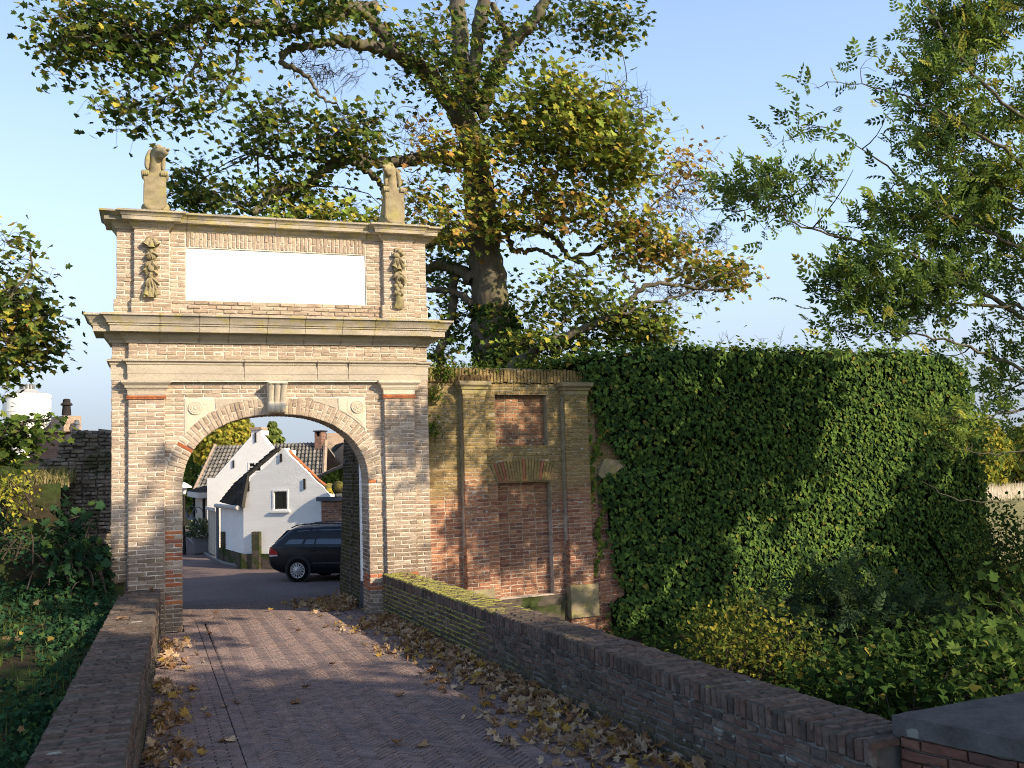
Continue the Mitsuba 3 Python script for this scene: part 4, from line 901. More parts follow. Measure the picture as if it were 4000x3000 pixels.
lv = thing('lavender', 'grey green lavender bush growing in the grey planter', 'shrub'); putleaves('foliage', [scatter(OVAL, pos, rdir(n, g), d, g.uniform(.08, .16, n), pick([(.09, .12, .07), (.12, .15, .09), (.07, .10, .06)], n, g=g))], 'leaf', lv)

# --- long tiled house behind, with a red gable on its left
hC = thing('long_house', 'long house with a big grey pantiled roof behind the white house', 'house')
PC = Plane(757, 50, 1218, 47); zr_, ze_ = PC.uz(900, 1734)[1], PC.uz(775, 1938)[1]
ru, eu0, eu1, ru1 = PC.uz(757, 1735)[0], PC.uz(772, 1930)[0] - .12, PC.uz(1243, 1885)[0] + .1, PC.uz(1203, 1732)[0]
roof(hC, PC.w(ru, zr_, -2.2), PC.w(ru1, zr_ - .02, -2.2), PC.w(eu0, ze_, .3), PC.w(eu1 + .25, ze_, .3), 30, 13, label='big grey pantiled roof', amp=.05, step=.05)
roof(hC, PC.w(ru, zr_, -2.2), PC.w(ru1, zr_ - .02, -2.2), PC.w(eu0, ze_, -4.7), PC.w(eu1 + .25, ze_, -4.7), 30, 13, amp=.05, step=.05)
put('wall', wallplate(sbox(eu0 + .1, -2, eu1, ze_ + .05), .0, .3), 'house_brick', hC, PC.M)
put('verge', join(tm(*tube([PC.w(ru - .02, zr_ + .05, -2.2), PC.w(eu0 - .02, ze_ + .05, .32)], .09, 6)), tm(*tube([PC.w(ru1 + .02, zr_ + .05, -2.2), PC.w(eu1 + .27, ze_ + .05, .32)], .11, 6))), 'buff_brick', hC)
G = frame(PC.w(eu0 + .1, 0, 0), -PC.n, PC.e * -1)
gp = Polygon([(0, -2), (0, ze_), (2.2, zr_ - .1), (4.4, ze_), (4.4, -2)]) 
GM = np.eye(4); GM[:3, 0], GM[:3, 1], GM[:3, 2], GM[:3, 3] = -PC.n, PC.e, [0, 0, 1], PC.w(eu0 + .1, 0, 0)
put('gable_wall', wallplate(gp, 0, .3), 'house_brick', hC, GM); plain('red_paint', (.42, .08, .04)); put('shutter', wallplate(sbox(1.2, 1.7, 2.1, 2.5), -.05, .02), 'red_paint', hC, GM)
u0, u1 = PC.uz(1172, 1700)[0], PC.uz(1200, 1700)[0]; z0, z1 = PC.uz(1186, 1735)[1], PC.uz(1186, 1690)[1]
k = put('chimney', wallplate(sbox(u0, z0 - .4, u1, z1 - .12), 1.8, 2.4), 'house_brick', hC, PC.M, label='brick chimney with an open slot under its cap')
put('cap', wallplate(sbox(u0 - .06, z1 + .1, u1 + .06, z1 + .16), 1.74, 2.46), 'iron', k, PC.M); put('cap_post', join(wallplate(sbox(u0, z1 - .12, u0 + .09, z1 + .1), 1.8, 2.4), wallplate(sbox(u1 - .09, z1 - .12, u1, z1 + .1), 1.8, 2.4)), 'house_brick', k, PC.M)

# --- house at the right with a dark roof, and a lean-to
hD = thing('buff_house', 'buff brick house with dark tiled roof and lichened chimney, rightmost of the village', 'house')
PD = Plane(1245, 52, 1440, 47); gD = PD.poly([(1240, 2050), (1234, 1838), (1345, 1729), (1420, 1802), (1440, 2050)])
put('gable_wall', wallplate(gD, 0, .3), 'buff_brick', hD, PD.M); rg = PD.w(*PD.uz(1346, 1728)); el = PD.w(*PD.uz(1233, 1838)); bk2 = at(1245, 1760, 64) - rg; bk2[2] = 0
roof(hD, rg + bk2, rg, el + bk2, el, 20, 10, mat='dark_tile'); er = PD.w(*PD.uz(1440, 1822)); roof(hD, rg + bk2, rg, er + bk2, er, 20, 10, mat='dark_tile')
cb = rg + bk2 * .28; put('chimney', bx(cb[0] - .55, cb[0] + .55, cb[1] - .4, cb[1] + .4, rg[2] - 1.2, rg[2] + .62), 'buff_brick', hD)
hE = thing('lean_to', 'low lean-to with a pale tiled roof and a white wall right of the cottage', 'shed'); PE = Plane(1236, 45.5, 1420, 41)
zE = PE.uz(1250, 1868)[1]; zE2 = PE.uz(1380, 1812)[1]
pE = PE.poly([(1236, 2150), (1236, 1866), (1262, 1862), (1420, 1795), (1420, 2150)])
put('wall', wallplate(pE, 0, .25), 'white_paint', hE, PE.M)
ta, tb = PE.w(*PE.uz(1228, 1848)), PE.w(*PE.uz(1420, 1760)); tc, td = PE.w(*PE.uz(1232, 1872)), PE.w(*PE.uz(1420, 1792))
roof(hE, ta - PE.n * 1.6, tb - PE.n * 1.6, tc + PE.n * .25, td + PE.n * .25, 26, 6)
iv = thing('wall_ivy', 'bright sunlit ivy on the white wall of the lean-to', 'ivy'); n = 1500; g = np.random.default_rng(8)
ipoly = PE.poly([(1262, 1925), (1264, 1885), (1275, 1862), (1300, 1845), (1342, 1818), (1340, 1860), (1345, 1900), (1352, 1930), (1340, 1950), (1270, 1945)]); b0 = ipoly.bounds; P_ = np.stack([g.uniform(b0[0], b0[2], n * 2), g.uniform(b0[1], b0[3], n * 2)], 1)
import shapely
P_ = P_[shapely.contains_xy(ipoly, P_[:, 0], P_[:, 1])]; n = len(P_)
pos = PE.o + PE.e * P_[:, :1] + np.array([0, 0, 1.0]) * P_[:, 1:] + PE.n * g.uniform(.02, .22, (n, 1))
putleaves('foliage', [scatter(IVY, pos, PE.n + rdir(n, g) * .6, np.array([0, 0, -1.]) + rdir(n, g) * .6, g.uniform(.12, .2, n), pick([(.16, .24, .04), (.24, .30, .05), (.10, .16, .03)], n, g=g))], 'leaf', iv)

# --- garden wall with two stone balls
gw = thing('garden_wall', 'red brick garden wall with a stone cap behind the car', 'wall'); PF = Plane(1254, 30.7, 1420, 29.5)
zt = PF.uz(1290, 1957)[1]; put('mortar', wallplate(sbox(.01, -1.6, PF.W, zt), .012, .35), 'mortar_wall', gw, PF.M)
fb = Bricks(gw, 'brick_wall_red', most=260); lay(fb, PF.M, sbox(0, -1.0, PF.W, zt), bond='cross', course=.062); fb.done()
put('cap', wallplate(sbox(-.10, zt, PF.W + .1, zt + .12), -.1, .45), 'plinth_grey', gw, PF.M)
def ball(x, y, r, Y, label, mat, bmat, pl2=PF):
    t = thing('stone_ball', label, 'ball', 'stone balls on the garden wall'); c = at(x, y, Y); v, f = lathe([(0, -1)] + [(math.sin(a), -math.cos(a)) for a in np.linspace(.1, PI - .1, 18)] + [(0, 1)], 28); R = r * Y / 3889 * 1.03
    put('ball', (v * R + c, f), mat, t, smooth=True); zb = zt + .122
    put('foot', cbx(c[0] - R * .5, c[0] + R * .5, c[1] - R * .5, c[1] + R * .5, zb, c[2] - R * .9, .02), bmat, t)
def f_yball(p, n, uv): return mix(C3(.16, .14, .06), C3(.46, .36, .05), smoothstep(.4, .6, fbm(p.x * 7, p.y * 7, p.z * 7))) * (.6 + .7 * fbm(p.x * 25, p.y * 25, p.z * 25))
diffuse('lichen_stone', f_yball)
def f_dball(p, n, uv): return mix(C3(.06, .055, .03), C3(.13, .12, .03), smoothstep(.45, .65, fbm(p.x * 7, p.y * 7, p.z * 7))) * (.6 + .7 * fbm(p.x * 25, p.y * 25, p.z * 25))
diffuse('dark_lichen', f_dball)
ball(1287, 1911, 22.5, 30.9, 'yellow lichened stone ball, the left one on the garden wall', 'lichen_stone', 'white_paint'); ball(1321, 1904, 25, 30.15, 'dark mossy stone ball, the right one on the garden wall', 'dark_lichen', 'plinth_grey')

# --- mossy pier inside the passage
def f_mpier(p, n, uv):
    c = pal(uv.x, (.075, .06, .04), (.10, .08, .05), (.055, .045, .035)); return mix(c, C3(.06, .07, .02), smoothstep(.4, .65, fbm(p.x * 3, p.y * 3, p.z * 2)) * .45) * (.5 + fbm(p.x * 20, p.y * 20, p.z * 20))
diffuse('brick_mossy', f_mpier)
mp = thing('passage_pier', 'dark mossy brick pier inside the passage, right of the car', 'pier')
def leaned(x0, x1, y0, y1, z0, z1, lean):
    m = bx(x0, x1, y0, y1, z0, z1).subdivide_to_size(.8); v = m.vertices.copy(); v[:, 0] += lean * (v[:, 2]) * (v[:, 0] < (x0 + x1) / 2); m.vertices = v; return m
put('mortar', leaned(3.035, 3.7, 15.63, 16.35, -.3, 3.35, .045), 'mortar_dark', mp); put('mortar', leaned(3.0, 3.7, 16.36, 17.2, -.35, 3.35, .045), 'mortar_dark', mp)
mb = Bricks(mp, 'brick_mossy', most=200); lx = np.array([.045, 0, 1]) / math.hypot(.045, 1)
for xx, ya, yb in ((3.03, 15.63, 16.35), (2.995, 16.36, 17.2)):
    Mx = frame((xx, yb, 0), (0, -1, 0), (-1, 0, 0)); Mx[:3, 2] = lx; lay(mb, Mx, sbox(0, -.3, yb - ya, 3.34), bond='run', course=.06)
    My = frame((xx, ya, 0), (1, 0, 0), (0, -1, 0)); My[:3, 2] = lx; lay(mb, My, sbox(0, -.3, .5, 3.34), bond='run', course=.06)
mb.done()

# --- street lamp
sl = thing('street_lamp', 'dark street lamp with a pale lantern hood left of the houses', 'lamp'); c = at(719, 2080, 40); zg = zroad(40)
z_ = lambda y: at(719, y, 40)[2]
put('post', tube([(c[0], c[1], zg), (c[0], c[1], zg + .8), (c[0], c[1], z_(1930))], [.08, .05, .04], 10), 'iron', sl)
v, f = lathe([(.06, 0), (.13, .28), (.13, .3), (.0, .3)], 12); put('lantern', (v + [c[0], c[1], z_(1930)], f), 'blind', sl); v, f = lathe([(.30, 0), (.27, .05), (.10, .16), (0, .22)], 16); put('hood', (v + [c[0], c[1], z_(1905)], f), 'white_paint', sl, smooth=40)

# --- far left: water tower, chimney house
def f_tower(p, n, uv): return C3(.84, .84, .83) * (1 - .06 * smoothstep(.44, .48, dr.abs(p.z * .5 - dr.floor(p.z * .5) - .5)))
diffuse('tower_white', f_tower); plain('tower_roof', (.42, .42, .40))
wt = thing('water_tower', 'round white water tower with a grey conical roof in the distance', 'tower'); YT = 210.0; c = at(105, 1640, YT); z_ = lambda y: at(105, y, YT)[2]; R = (at(200, 1600, YT) - at(10, 1600, YT))[0] / 2
v, f = lathe([(R * .78, z_(1900)), (R * .78, z_(1668)), (R * .98, z_(1640)), (R * .98, z_(1612)), (R, z_(1610)), (R, z_(1556))], 48); put('tank', (v + [c[0], c[1], 0], f), 'tower_white', wt, smooth=35)
v, f = lathe([(R * 1.03, z_(1556)), (R * 1.03, z_(1546)), (R * .96, z_(1541))], 48); put('rim', (v + [c[0], c[1], 0], f), 'tower_white', wt, smooth=35)
v, f = lathe([(R * .96, z_(1541)), (R * .55, z_(1533)), (R * .3, z_(1521))], 48); put('roof', (v + [c[0], c[1], 0], f), 'tower_roof', wt, smooth=35)
v, f = lathe([(R * .27, z_(1524)), (R * .27, z_(1508)), (R * .29, z_(1507)), (R * .29, z_(1504)), (0, z_(1502))], 32); put('lantern', (v + [c[0], c[1], 0], f), 'tower_roof', wt, smooth=35)
for a in np.linspace(0, 2 * PI, 13)[:-1]: v, f = lathe([(.0, 0), (.5, 0), (.5, 1.6), (0, 1.6)], 4); p = np.array([c[0] + R * .27 * math.sin(a), c[1] - R * .27 * math.cos(a), z_(1521)]); put('window', (v * [.45, .45, .6] + p, f), 'zinc', wt)
ch = thing('chimney_house', 'small brick gable with a chimney and black pot above the ruined wall', 'house'); PH = Plane(120, 36, 245, 34)
gh = PH.poly([(110, 1950), (118, 1712), (150, 1690), (185, 1664), (205, 1640), (218, 1652), (240, 1672), (240, 1950)]); put('gable_wall', wallplate(gh, 0, .4), 'house_brick', ch, PH.M)
k = put('chimney', wallplate(PH.rect(212, 1624, 262, 1690), -.1, .45), 'buff_brick', ch, PH.M); x, zz = PH.uz(235, 1622); v, f = lathe([(.14, 0), (.12, .3), (.18, .32), (.17, .36), (.11, .42), (.11, .5), (.07, .52), (0, .53)], 14); put('pot', (v + PH.w(x, zz, -.2), f), 'iron', k, smooth=40)
x, zz = PH.uz(275, 1690); v, f = lathe([(.07, 0), (.07, .3), (.1, .31), (.1, .35), (.07, .37), (.07, .44), (0, .46)], 12); put('flue', (v + PH.w(x, zz, -.2) - [0, 0, .05], f), 'zinc', ch, smooth=40)
put('roof_end', wallplate(PH.poly([(238, 1700), (282, 1690), (290, 1950), (238, 1950)]), .1, .5), 'buff_brick', ch, PH.M)

# ================================================================ the car
scene['car_paint'] = {'type': 'twosided', 'bsdf': {'type': 'principled', 'base_color': {'type': 'rgb', 'value': [.003, .0035, .007]}, 'roughness': .3, 'clearcoat': .5, 'clearcoat_gloss': .95, 'specular': .3}}
plain('car_glass', (.05, .075, .10), .06, specular=.9); plain('rubber', (.012, .012, .012)); plain('hub_silver', (.55, .56, .58), .35, metallic=.7); plain('lamp_red', (.45, .02, .02), .2); plain('lamp_clear', (.6, .5, .48), .25); plain('chrome', (.7, .7, .72), .25, metallic=.9); plain('trim_black', (.015, .015, .017), .5)
car = thing('parked_car', 'black estate car parked facing right, half hidden by the mossy pier', 'car')
CW = onz(1171, 2272, zroad(27.6)); hd = math.radians(-33)       # rear wheel on the road; heading
ex = np.array([math.cos(hd), math.sin(hd), 0]); MC = np.eye(4); MC[:3, 0], MC[:3, 1], MC[:3, 2] = ex, np.cross([0, 0, 1], ex), [0, 0, 1]; MC[:3, 3] = [CW[0], CW[1], zroad(27.6) + .0] - ex * .93 + MC[:3, 1] * .78
MC[:3, 3] += ex * 0
# local: x forward from the tail, y to the car's left (away from us), z up; right flank at y = -0.89
XS = np.array([0, .03, .10, .2, .35, .5, .65, .8, 1.0, 1.6, 2.2, 2.7, 2.95, 3.2, 3.5, 3.7, 3.9, 4.2, 4.4, 4.5, 4.54])
ZB = np.interp(XS, [0, .1, .4, 4.1, 4.4, 4.54], [.42, .34, .22, .2, .24, .4]); ZW = np.interp(XS, [0, .2, 1.0, 3.4, 3.7, 4.3, 4.54], [.88, .97, .97, .94, .93, .80, .62])
ZR = np.interp(XS, [0, .10, .2, .35, .50, .62, .8, 1.3, 2.2, 2.7, 2.95, 3.2, 3.5, 3.7, 4.54], [.89, .98, 1.09, 1.24, 1.37, 1.43, 1.455, 1.485, 1.49, 1.45, 1.37, 1.22, 1.05, .945, .63])
HW = np.interp(XS, [0, .1, .4, 1, 3.5, 4.2, 4.45, 4.54], [.72, .80, .86, .885, .885, .84, .74, .66]); HR = np.interp(XS, [0, .2, .5, .8, 2.5, 3.0, 3.5, 4.54], [.66, .66, .60, .585, .58, .60, .70, .58])
V = []
for x, zb, zw, zr, hw, hr in zip(XS, ZB, ZW, ZR, HW, HR):
    up = max(zr - zw, .012); hr = min(hr, hw - .02) if up > .1 else hw - .06
    sec = [(0, zb), (hw * .86, zb), (hw * .97, zb + .06), (hw, zb + .22), (hw + .006, (zb + zw) / 2 + .06), (hw - .004, zw - .05), (hw - .025, zw), (hw - .04, zw + min(.02, up * .5)), (hr + (hw - .04 - hr) * .5 + .02, zw + up * .55), (hr + .02, zr - min(.07, up * .3)), (hr - .05, zr - min(.02, up * .1)), (hr * .5, zr + .012 * (up > .1)), (0, zr + .018 * (up > .1))]
    V += [(x, -y, z) for y, z in sec] + [(x, y, z) for y, z in sec[-2:0:-1]]
V = np.array(V); k = len(V) // len(XS); F = []
for i in range(len(XS) - 1):
    for j in range(k): a, b = i * k + j, i * k + (j + 1) % k; F += [(a, b, b + k), (a, b + k, a + k)]
c0, c1 = len(V), len(V) + 1; V = np.vstack([V, V[:k].mean(0), V[-k:].mean(0)])
for j in range(k): F += [(c0, (j + 1) % k, j), (c1, (len(XS) - 1) * k + j, (len(XS) - 1) * k + (j + 1) % k)]
cb = tm(V, F); trimesh.repair.fix_normals(cb)
put('body', cb, 'car_paint', car, MC, smooth=35)
def side(x, t, s, out=.006):
    """a point on the flank of the glasshouse: t from the waist 0 to the roof 1; s = -1 right flank"""
    i = lambda A: np.interp(x, XS, A); zw, zr, hw, hr = i(ZW), i(ZR), i(HW), i(HR); up = max(zr - zw, .012); y0, y1 = hw - .04, hr + .02; z0, z1 = zw + .02, zr - min(.07, up * .3)
    y = y0 + (y1 - y0) * t + .02 * math.sin(PI * t); return (x, s * (y + out), z0 + (z1 - z0) * t)
def pane(xs0, xs1, t0, t1, s, n=6):
    v = []
    for i in range(n + 1):
        for t in np.linspace(t0, t1, 5): a = i / n; x = (xs0[0] + (xs0[1] - xs0[0]) * (t - t0) / (t1 - t0)) * (1 - a) + (xs1[0] + (xs1[1] - xs1[0]) * (t - t0) / (t1 - t0)) * a; v.append(side(x, t, s))
    f = []
    for i in range(n):
        for j in range(4): a = i * 5 + j; f += [(a, a + 1, a + 6), (a, a + 6, a + 5)]
    return np.array(v), np.array(f)
for s in (-1, 1):
    for (a0, a1), (b0, b1) in (((.52, .82), (1.02, 1.18)), ((1.10, 1.26), (1.38, 1.40)), ((1.43, 1.45), (2.16, 2.18)), ((2.28, 2.29), (3.18, 2.80))):
        put('side_window', pane((a0, a1), (b0, b1), .05, .93, s), 'car_glass', car, MC)
    rail = [(.62, s * .60, 1.44), (.78, s * .59, 1.505), (1.2, s * .585, 1.54), (1.8, s * .58, 1.548), (2.3, s * .58, 1.53), (2.6, s * .585, 1.475)]; put('roof_rail', tube(rail, .018, 8), 'chrome' if 0 else 'trim_black', car, MC); put('roof_strip', tube([(.8, s * .575, 1.462), (1.4, s * .57, 1.492), (2.4, s * .57, 1.482)], .014, 6), 'chrome', car, MC)
    for x in (1.37, 2.36): put('door_handle', cbx(x - .1, x + .1, min(s * .885, s * .915), max(s * .885, s * .915), .83, .862, .008), 'car_paint', car, MC)
    put('tail_light', trimesh.convex.convex_hull(np.array([(-.01, s * .62, .74), (-.01, s * .62, .93), (.05, s * .78, .94), (.13, s * .84, .92), (.33, s * .875, .80), (.33, s * .878, .73), (.05, s * .80, .73)])), 'lamp_red', car, MC); put('reflector', trimesh.convex.convex_hull(np.array([(-.012, s * .62, .68), (-.012, s * .62, .735), (.05, s * .803, .73), (.34, s * .882, .728), (.34, s * .882, .70), (.05, s * .80, .67)])), 'lamp_clear', car, MC)
    put('side_moulding', cbx(1.35, 3.25, min(s * .87, s * .898), max(s * .87, s * .898), .47, .53, .008), 'trim_black', car, MC)
    for x in (1.405, 2.235, 3.3): put('door_gap', bx(x - .004, x + .004, min(s * .86, s * .8925), max(s * .86, s * .8925), .3, .94), 'trim_black', car, MC)
    put('wing_mirror', trimesh.convex.convex_hull(np.array([(3.0, s * .86, .98), (3.14, s * .9, .98), (3.02, s * 1.03, .99), (3.02, s * 1.03, 1.11), (3.0, s * .9, 1.12), (3.12, s * 1.0, 1.04)])), 'car_paint', car, MC)
    for x in (.93, 3.52):
        R = .315
        v, f = lathe([(.20, -.10), (.285, -.10), (R, -.07), (R, .07), (.285, .10), (.215, .105), (.21, .09)], 32); Mw = MC @ np.array([[1, 0, 0, x], [0, 0, s, s * .82], [0, 1, 0, R], [0, 0, 0, 1.0]])
        v2, f2 = lathe([(0, 0), (R + .055, 0), (R + .055, .01), (0, .01)], 32); put('wheel_arch', (v2, f2), 'trim_black', car, MC @ np.array([[1, 0, 0, x], [0, 0, s, s * .883], [0, 1, 0, R + .02], [0, 0, 0, 1.0]]))
        wh = put('wheel', (v, f), 'rubber', car, Mw @ np.diag([1, 1, 1, 1.0]), smooth=35)
        v, f = lathe([(0, .115), (.06, .115), (.09, .10), (.19, .096), (.212, .10), (.215, .08)], 32); put('hubcap', (v, f), 'hub_silver', wh, Mw, smooth=35)
        sl_ = []
        for a in np.linspace(0, 2 * PI, 15)[:-1]:
            b_ = bx(-.013, .013, .12, .19, .09, .101); v = b_.vertices.copy(); c_, s_ = math.cos(a), math.sin(a); sl_.append((np.stack([v[:, 0] * c_ - v[:, 1] * s_, v[:, 0] * s_ + v[:, 1] * c_, v[:, 2]], 1), b_.faces))
        put('hub_slots', cat_mesh(sl_), 'rubber', wh, Mw)
put('rear_window', tm(np.array([(.115, -.60, 1.02), (.115, .60, 1.02), (.46, .53, 1.36), (.46, -.53, 1.36)]) + [-.012, 0, .01], [(0, 1, 2), (0, 2, 3)]), 'car_glass', car, MC)
put('windscreen', tm(np.array([(2.9, -.56, 1.40), (2.9, .56, 1.40), (3.58, .68, 1.02), (3.58, -.68, 1.02)]) + [.012, 0, .014], [(0, 1, 2), (0, 2, 3)]), 'car_glass', car, MC)
for s in (-1, 1): put('headlight', trimesh.convex.convex_hull(np.array([(4.12, s * .83, .72), (4.3, s * .80, .78), (4.5, s * .55, .66), (4.5, s * .5, .6), (4.35, s * .78, .62)])), 'lamp_clear', car, MC)

# ================================================================ trees
def f_bark(p, n, uv):
    m = fbm(p.x * 7, p.y * 7, p.z * 1.6, 4); c = mix(C3(.07, .06, .045), C3(.21, .19, .145), m); return mix(c, C3(.15, .155, .06), smoothstep(.5, .7, fbm(p.x * 2, p.y * 2, p.z * 1.1)) * .5) * (.65 + .6 * fbm(p.x * 30, p.y * 30, p.z * 9))
bumpy('bark', f_bark, lambda p, n, uv: .03 * fbm(p.x * 9, p.y * 9, p.z * 2.2, 3), 1.0, .01)
plain('twig_bark', (.075, .062, .05))
def smooth_line(P, n):
    from scipy.interpolate import CubicSpline
    P = np.asarray(P, float); s = np.r_[0, np.cumsum(np.linalg.norm(np.diff(P, axis=0), axis=1))]; t = np.linspace(0, s[-1], n); return CubicSpline(s, P)(t)
def limb(pts, r0, r1, g, sides=8, wob=.02, n=None):
    n = n or max(6, len(pts) * 5); L = smooth_line(pts, n); L[1:-1] += g.normal(0, wob, (n - 2, 3)) * np.linspace(1, .5, n - 2)[:, None]; return L, np.linspace(r0, r1, n) * (1 + .08 * g.normal(size=n))
class Tree:
    def __init__(s, name, label, cat, seed, group=None): s.t = thing(name, label, cat, group); s.g = np.random.default_rng(seed); s.nodes = []; s.leaves = []; s.tw = []
    def limb(s, pts, r0, r1, name='bough', sides=8, wob=.03, mat='bark', flare=None):
        L, r = limb(pts, r0, r1, s.g, sides, wob)
        if flare: r = r * (1 + flare * np.exp(-np.arange(len(r)) / 1.2))
        put(name, tube(L, r, sides), mat, s.t, smooth=True); s.nodes.append(L); return L
    def plimb(s, pts, r0, r1, Y0, Y1, name='bough', **k):
        """pts in the picture, depth running from Y0 to Y1"""
        return s.limb([at(x, y, Y) for (x, y), Y in zip(pts, np.linspace(Y0, Y1, len(pts)))], r0, r1, name, **k)
    def crown(s, c, rad, n, per, cols, w=None, tpl=MAPLE, size=(.09, .145), spread=.24, droop=.55, twig=True, edge=.5, mat=None, thr=.40, nup=.8):
        """clusters of leaves spread through an ellipsoid, thinned by noise so that sky shows through"""
        g = s.g; c = np.asarray(c, float); rad = np.asarray(rad, float); d = rdir(n, g) * (g.uniform(0, 1, n) ** edge)[:, None]; cc = c + d * rad
        keep = fbmn(cc * 1.15 + 11, 2) > thr; cc = cc[keep]; N = np.vstack(s.nodes) if s.nodes else None; out = []
        for q in cc:
            k = max(3, int(per * g.uniform(.5, 1.4)))
            if twig and N is not None:
                j = np.argmin(((N - q) ** 2 * [1, 1, 1.4]).sum(1)); a = N[j]; dd = np.linalg.norm(q - a)
                if dd < 4.5 and dd > .05:
                    m = (a + q) / 2 + g.normal(0, .12 * dd, 3) + [0, 0, -.03 * dd]; L = smooth_line([a, m, q], 5); s.tw.append(tube(L, np.linspace(.006 + .006 * dd, .004, 5), 3, cap=False)); N = np.vstack([N, L[2:4]]) if len(N) < 2500 else N
            pos = q + g.normal(0, spread, (k, 3)) * [1, 1, .75]; nm = np.array([0, 0, nup]) + rdir(k, g) * .9 + SUN * (.5 if nup > .5 else .8); tip = np.array([0, 0, -droop]) + (pos - q) * 1.5 + rdir(k, g) * .6
            col = pick(cols, k, w, .3, g) * g.uniform(.75, 1.25); out.append(scatter(tpl, pos, nm, tip, g.uniform(*size, k), col, g.uniform(-.5, .5, k)))
            if len(pos) > 3:
                for p_ in pos[:: 4]: s.tw.append(tube([q, (q + p_) / 2 + [0, 0, .03], p_], [.004, .003, .002], 3, cap=False))
        s.leaves += out
    def pcrown(s, x, y, rx, ry, Y, rY, **k):
        sc = Y / 3889 * 1.06; s.crown(at(x, y, Y), (rx * sc, rY, ry * sc), **k)
    def twigs(s, x, y, rx, ry, Y, rY, n, r=.006):
        """bare twigs fanning through an ellipse of the picture"""
        sc = Y / 3889 * 1.06; g = s.g; c = at(x, y, Y); N = np.vstack(s.nodes)
        for q in c + rdir(n, g) * (g.uniform(0, 1, n) ** .5)[:, None] * [rx * sc, rY, ry * sc]:
            a = N[np.argmin(((N - q) ** 2).sum(1))]; L = smooth_line([a, (a + q) / 2 + g.normal(0, .1, 3), q], 6); s.tw.append(tube(L, np.linspace(r * 1.6, r * .5, 6), 3, cap=False)); N = np.vstack([N, L[2:]])
            for _ in range(3): e_ = q + g.normal(0, .16, 3); s.tw.append(tube([L[4], (L[4] + e_) / 2 + g.normal(0, .03, 3), e_], [r * .6, r * .5, r * .35], 3, cap=False))
    def done(s, mat='leaf'):
        if s.tw: put('twigs', cat_mesh(s.tw), 'twig_bark', s.t, kind='stuff')
        if s.leaves: putleaves('foliage', s.leaves, mat, s.t, kind='stuff')
o2 = lambda *P: [(x * 1.8083, y * 1.8083) for x, y in P]
z1 = lambda *P: [(100 + x / 1.3825, y / 1.3825) for x, y in P]; z2 = lambda *P: [(1500 + x / 1.106, y / 1.106) for x, y in P]
GRN = [(.075, .125, .028), (.11, .165, .034), (.15, .19, .04), (.05, .085, .022)]; YEL = [(.42, .36, .06), (.34, .32, .055), (.48, .35, .07)]; ORA = [(.46, .27, .08), (.38, .22, .08), (.50, .35, .10)]
LG = GRN + YEL; WG = [5, 5, 3, 4, 1.1, 1.1, .5]; RG_ = [(.20, .27, .05), (.26, .31, .06), (.14, .20, .04), (.36, .36, .06), (.46, .37, .07), (.08, .125, .03)]
bt = Tree('sycamore_tree', 'great old sycamore with a thick trunk towering behind the town wall', 'tree', 21)
YT0 = 20.0
bt.limb([at(1985, 1560, YT0) - [0, 0, .5], at(1950, 1420, YT0), at(1925, 1250, YT0), at(1905, 1080, YT0), at(1885, 900, YT0), at(1870, 720, YT0), at(1845, 560, YT0), at(1825, 480, YT0)], .56, .26, 'trunk', 14, .01, flare=.35)
bt.plimb(z2((355, 540), (345, 400), (335, 260), (325, 120), (320, -20), (330, -150)), .23, .15, 20, 20.4, sides=10); bt.plimb(z2((370, 480), (385, 330), (400, 200), (415, 90), (440, -60)), .18, .12, 20, 19.2)
bt.plimb(z2((350, 560), (285, 440), (205, 335), (130, 280), (60, 235), (0, 205)) + z1((1990, 275), (1900, 150), (1840, 80), (1760, 40), (1640, 20)), .20, .09, 20, 18.2)
bt.plimb(z2((410, 500), (450, 400), (500, 280), (550, 190), (620, 120), (690, 20), (720, -60)), .18, .11, 20, 19.0); bt.plimb(z2((550, 195), (520, 130), (495, 80), (470, 10)), .09, .06, 19.5, 19.4)
bt.plimb(z1((1990, 285), (1900, 255), (1800, 235), (1650, 225), (1550, 240), (1450, 265), (1400, 285), (1380, 330), (1480, 380), (1560, 470), (1620, 540), (1680, 555)), .13, .02, 18.8, 17.6)
lb = bt.plimb(z1((1900, 40), (1730, 70), (1600, 110), (1450, 150), (1340, 160), (1250, 125), (1130, 130), (1060, 100), (1000, 75), (880, 130), (760, 170), (640, 205), (530, 195), (440, 240), (330, 220)), .15, .03, 18.6, 17.0)
bt.plimb(z1((1060, 105), (1000, 160), (960, 260), (900, 370), (850, 450), (760, 520)), .05, .015, 17.6, 17.0); bt.plimb(z1((1340, 160), (1260, 200), (1170, 200), (1140, 300), (1120, 420), (1050, 520)), .05, .015, 17.9, 17.6)
bt.plimb(z1((1390, 140), (1370, 60), (1330, 0), (1300, -60)), .06, .04, 18, 18.3); bt.plimb(z1((1020, 75), (960, 30), (850, 0)), .05, .03, 17.5, 17.5); bt.plimb(z1((660, 200), (560, 140), (470, 90), (400, 50)), .035, .015, 17.2, 17.0)
bt.plimb([(1880, 640)] + z1((2212, 855), (2000, 875), (1880, 880), (1760, 855), (1680, 880), (1600, 930), (1500, 1000), (1400, 1020), (1300, 1090), (1220, 1150)), .15, .07, 20, 18.6); bt.plimb(z1((1720, 860), (1600, 870), (1450, 840), (1350, 860), (1250, 820)), .06, .02, 19.2, 19.0); bt.plimb(z1((1760, 860), (1850, 930), (1920, 1010), (1960, 1100)), .08, .05, 19.4, 19.8)
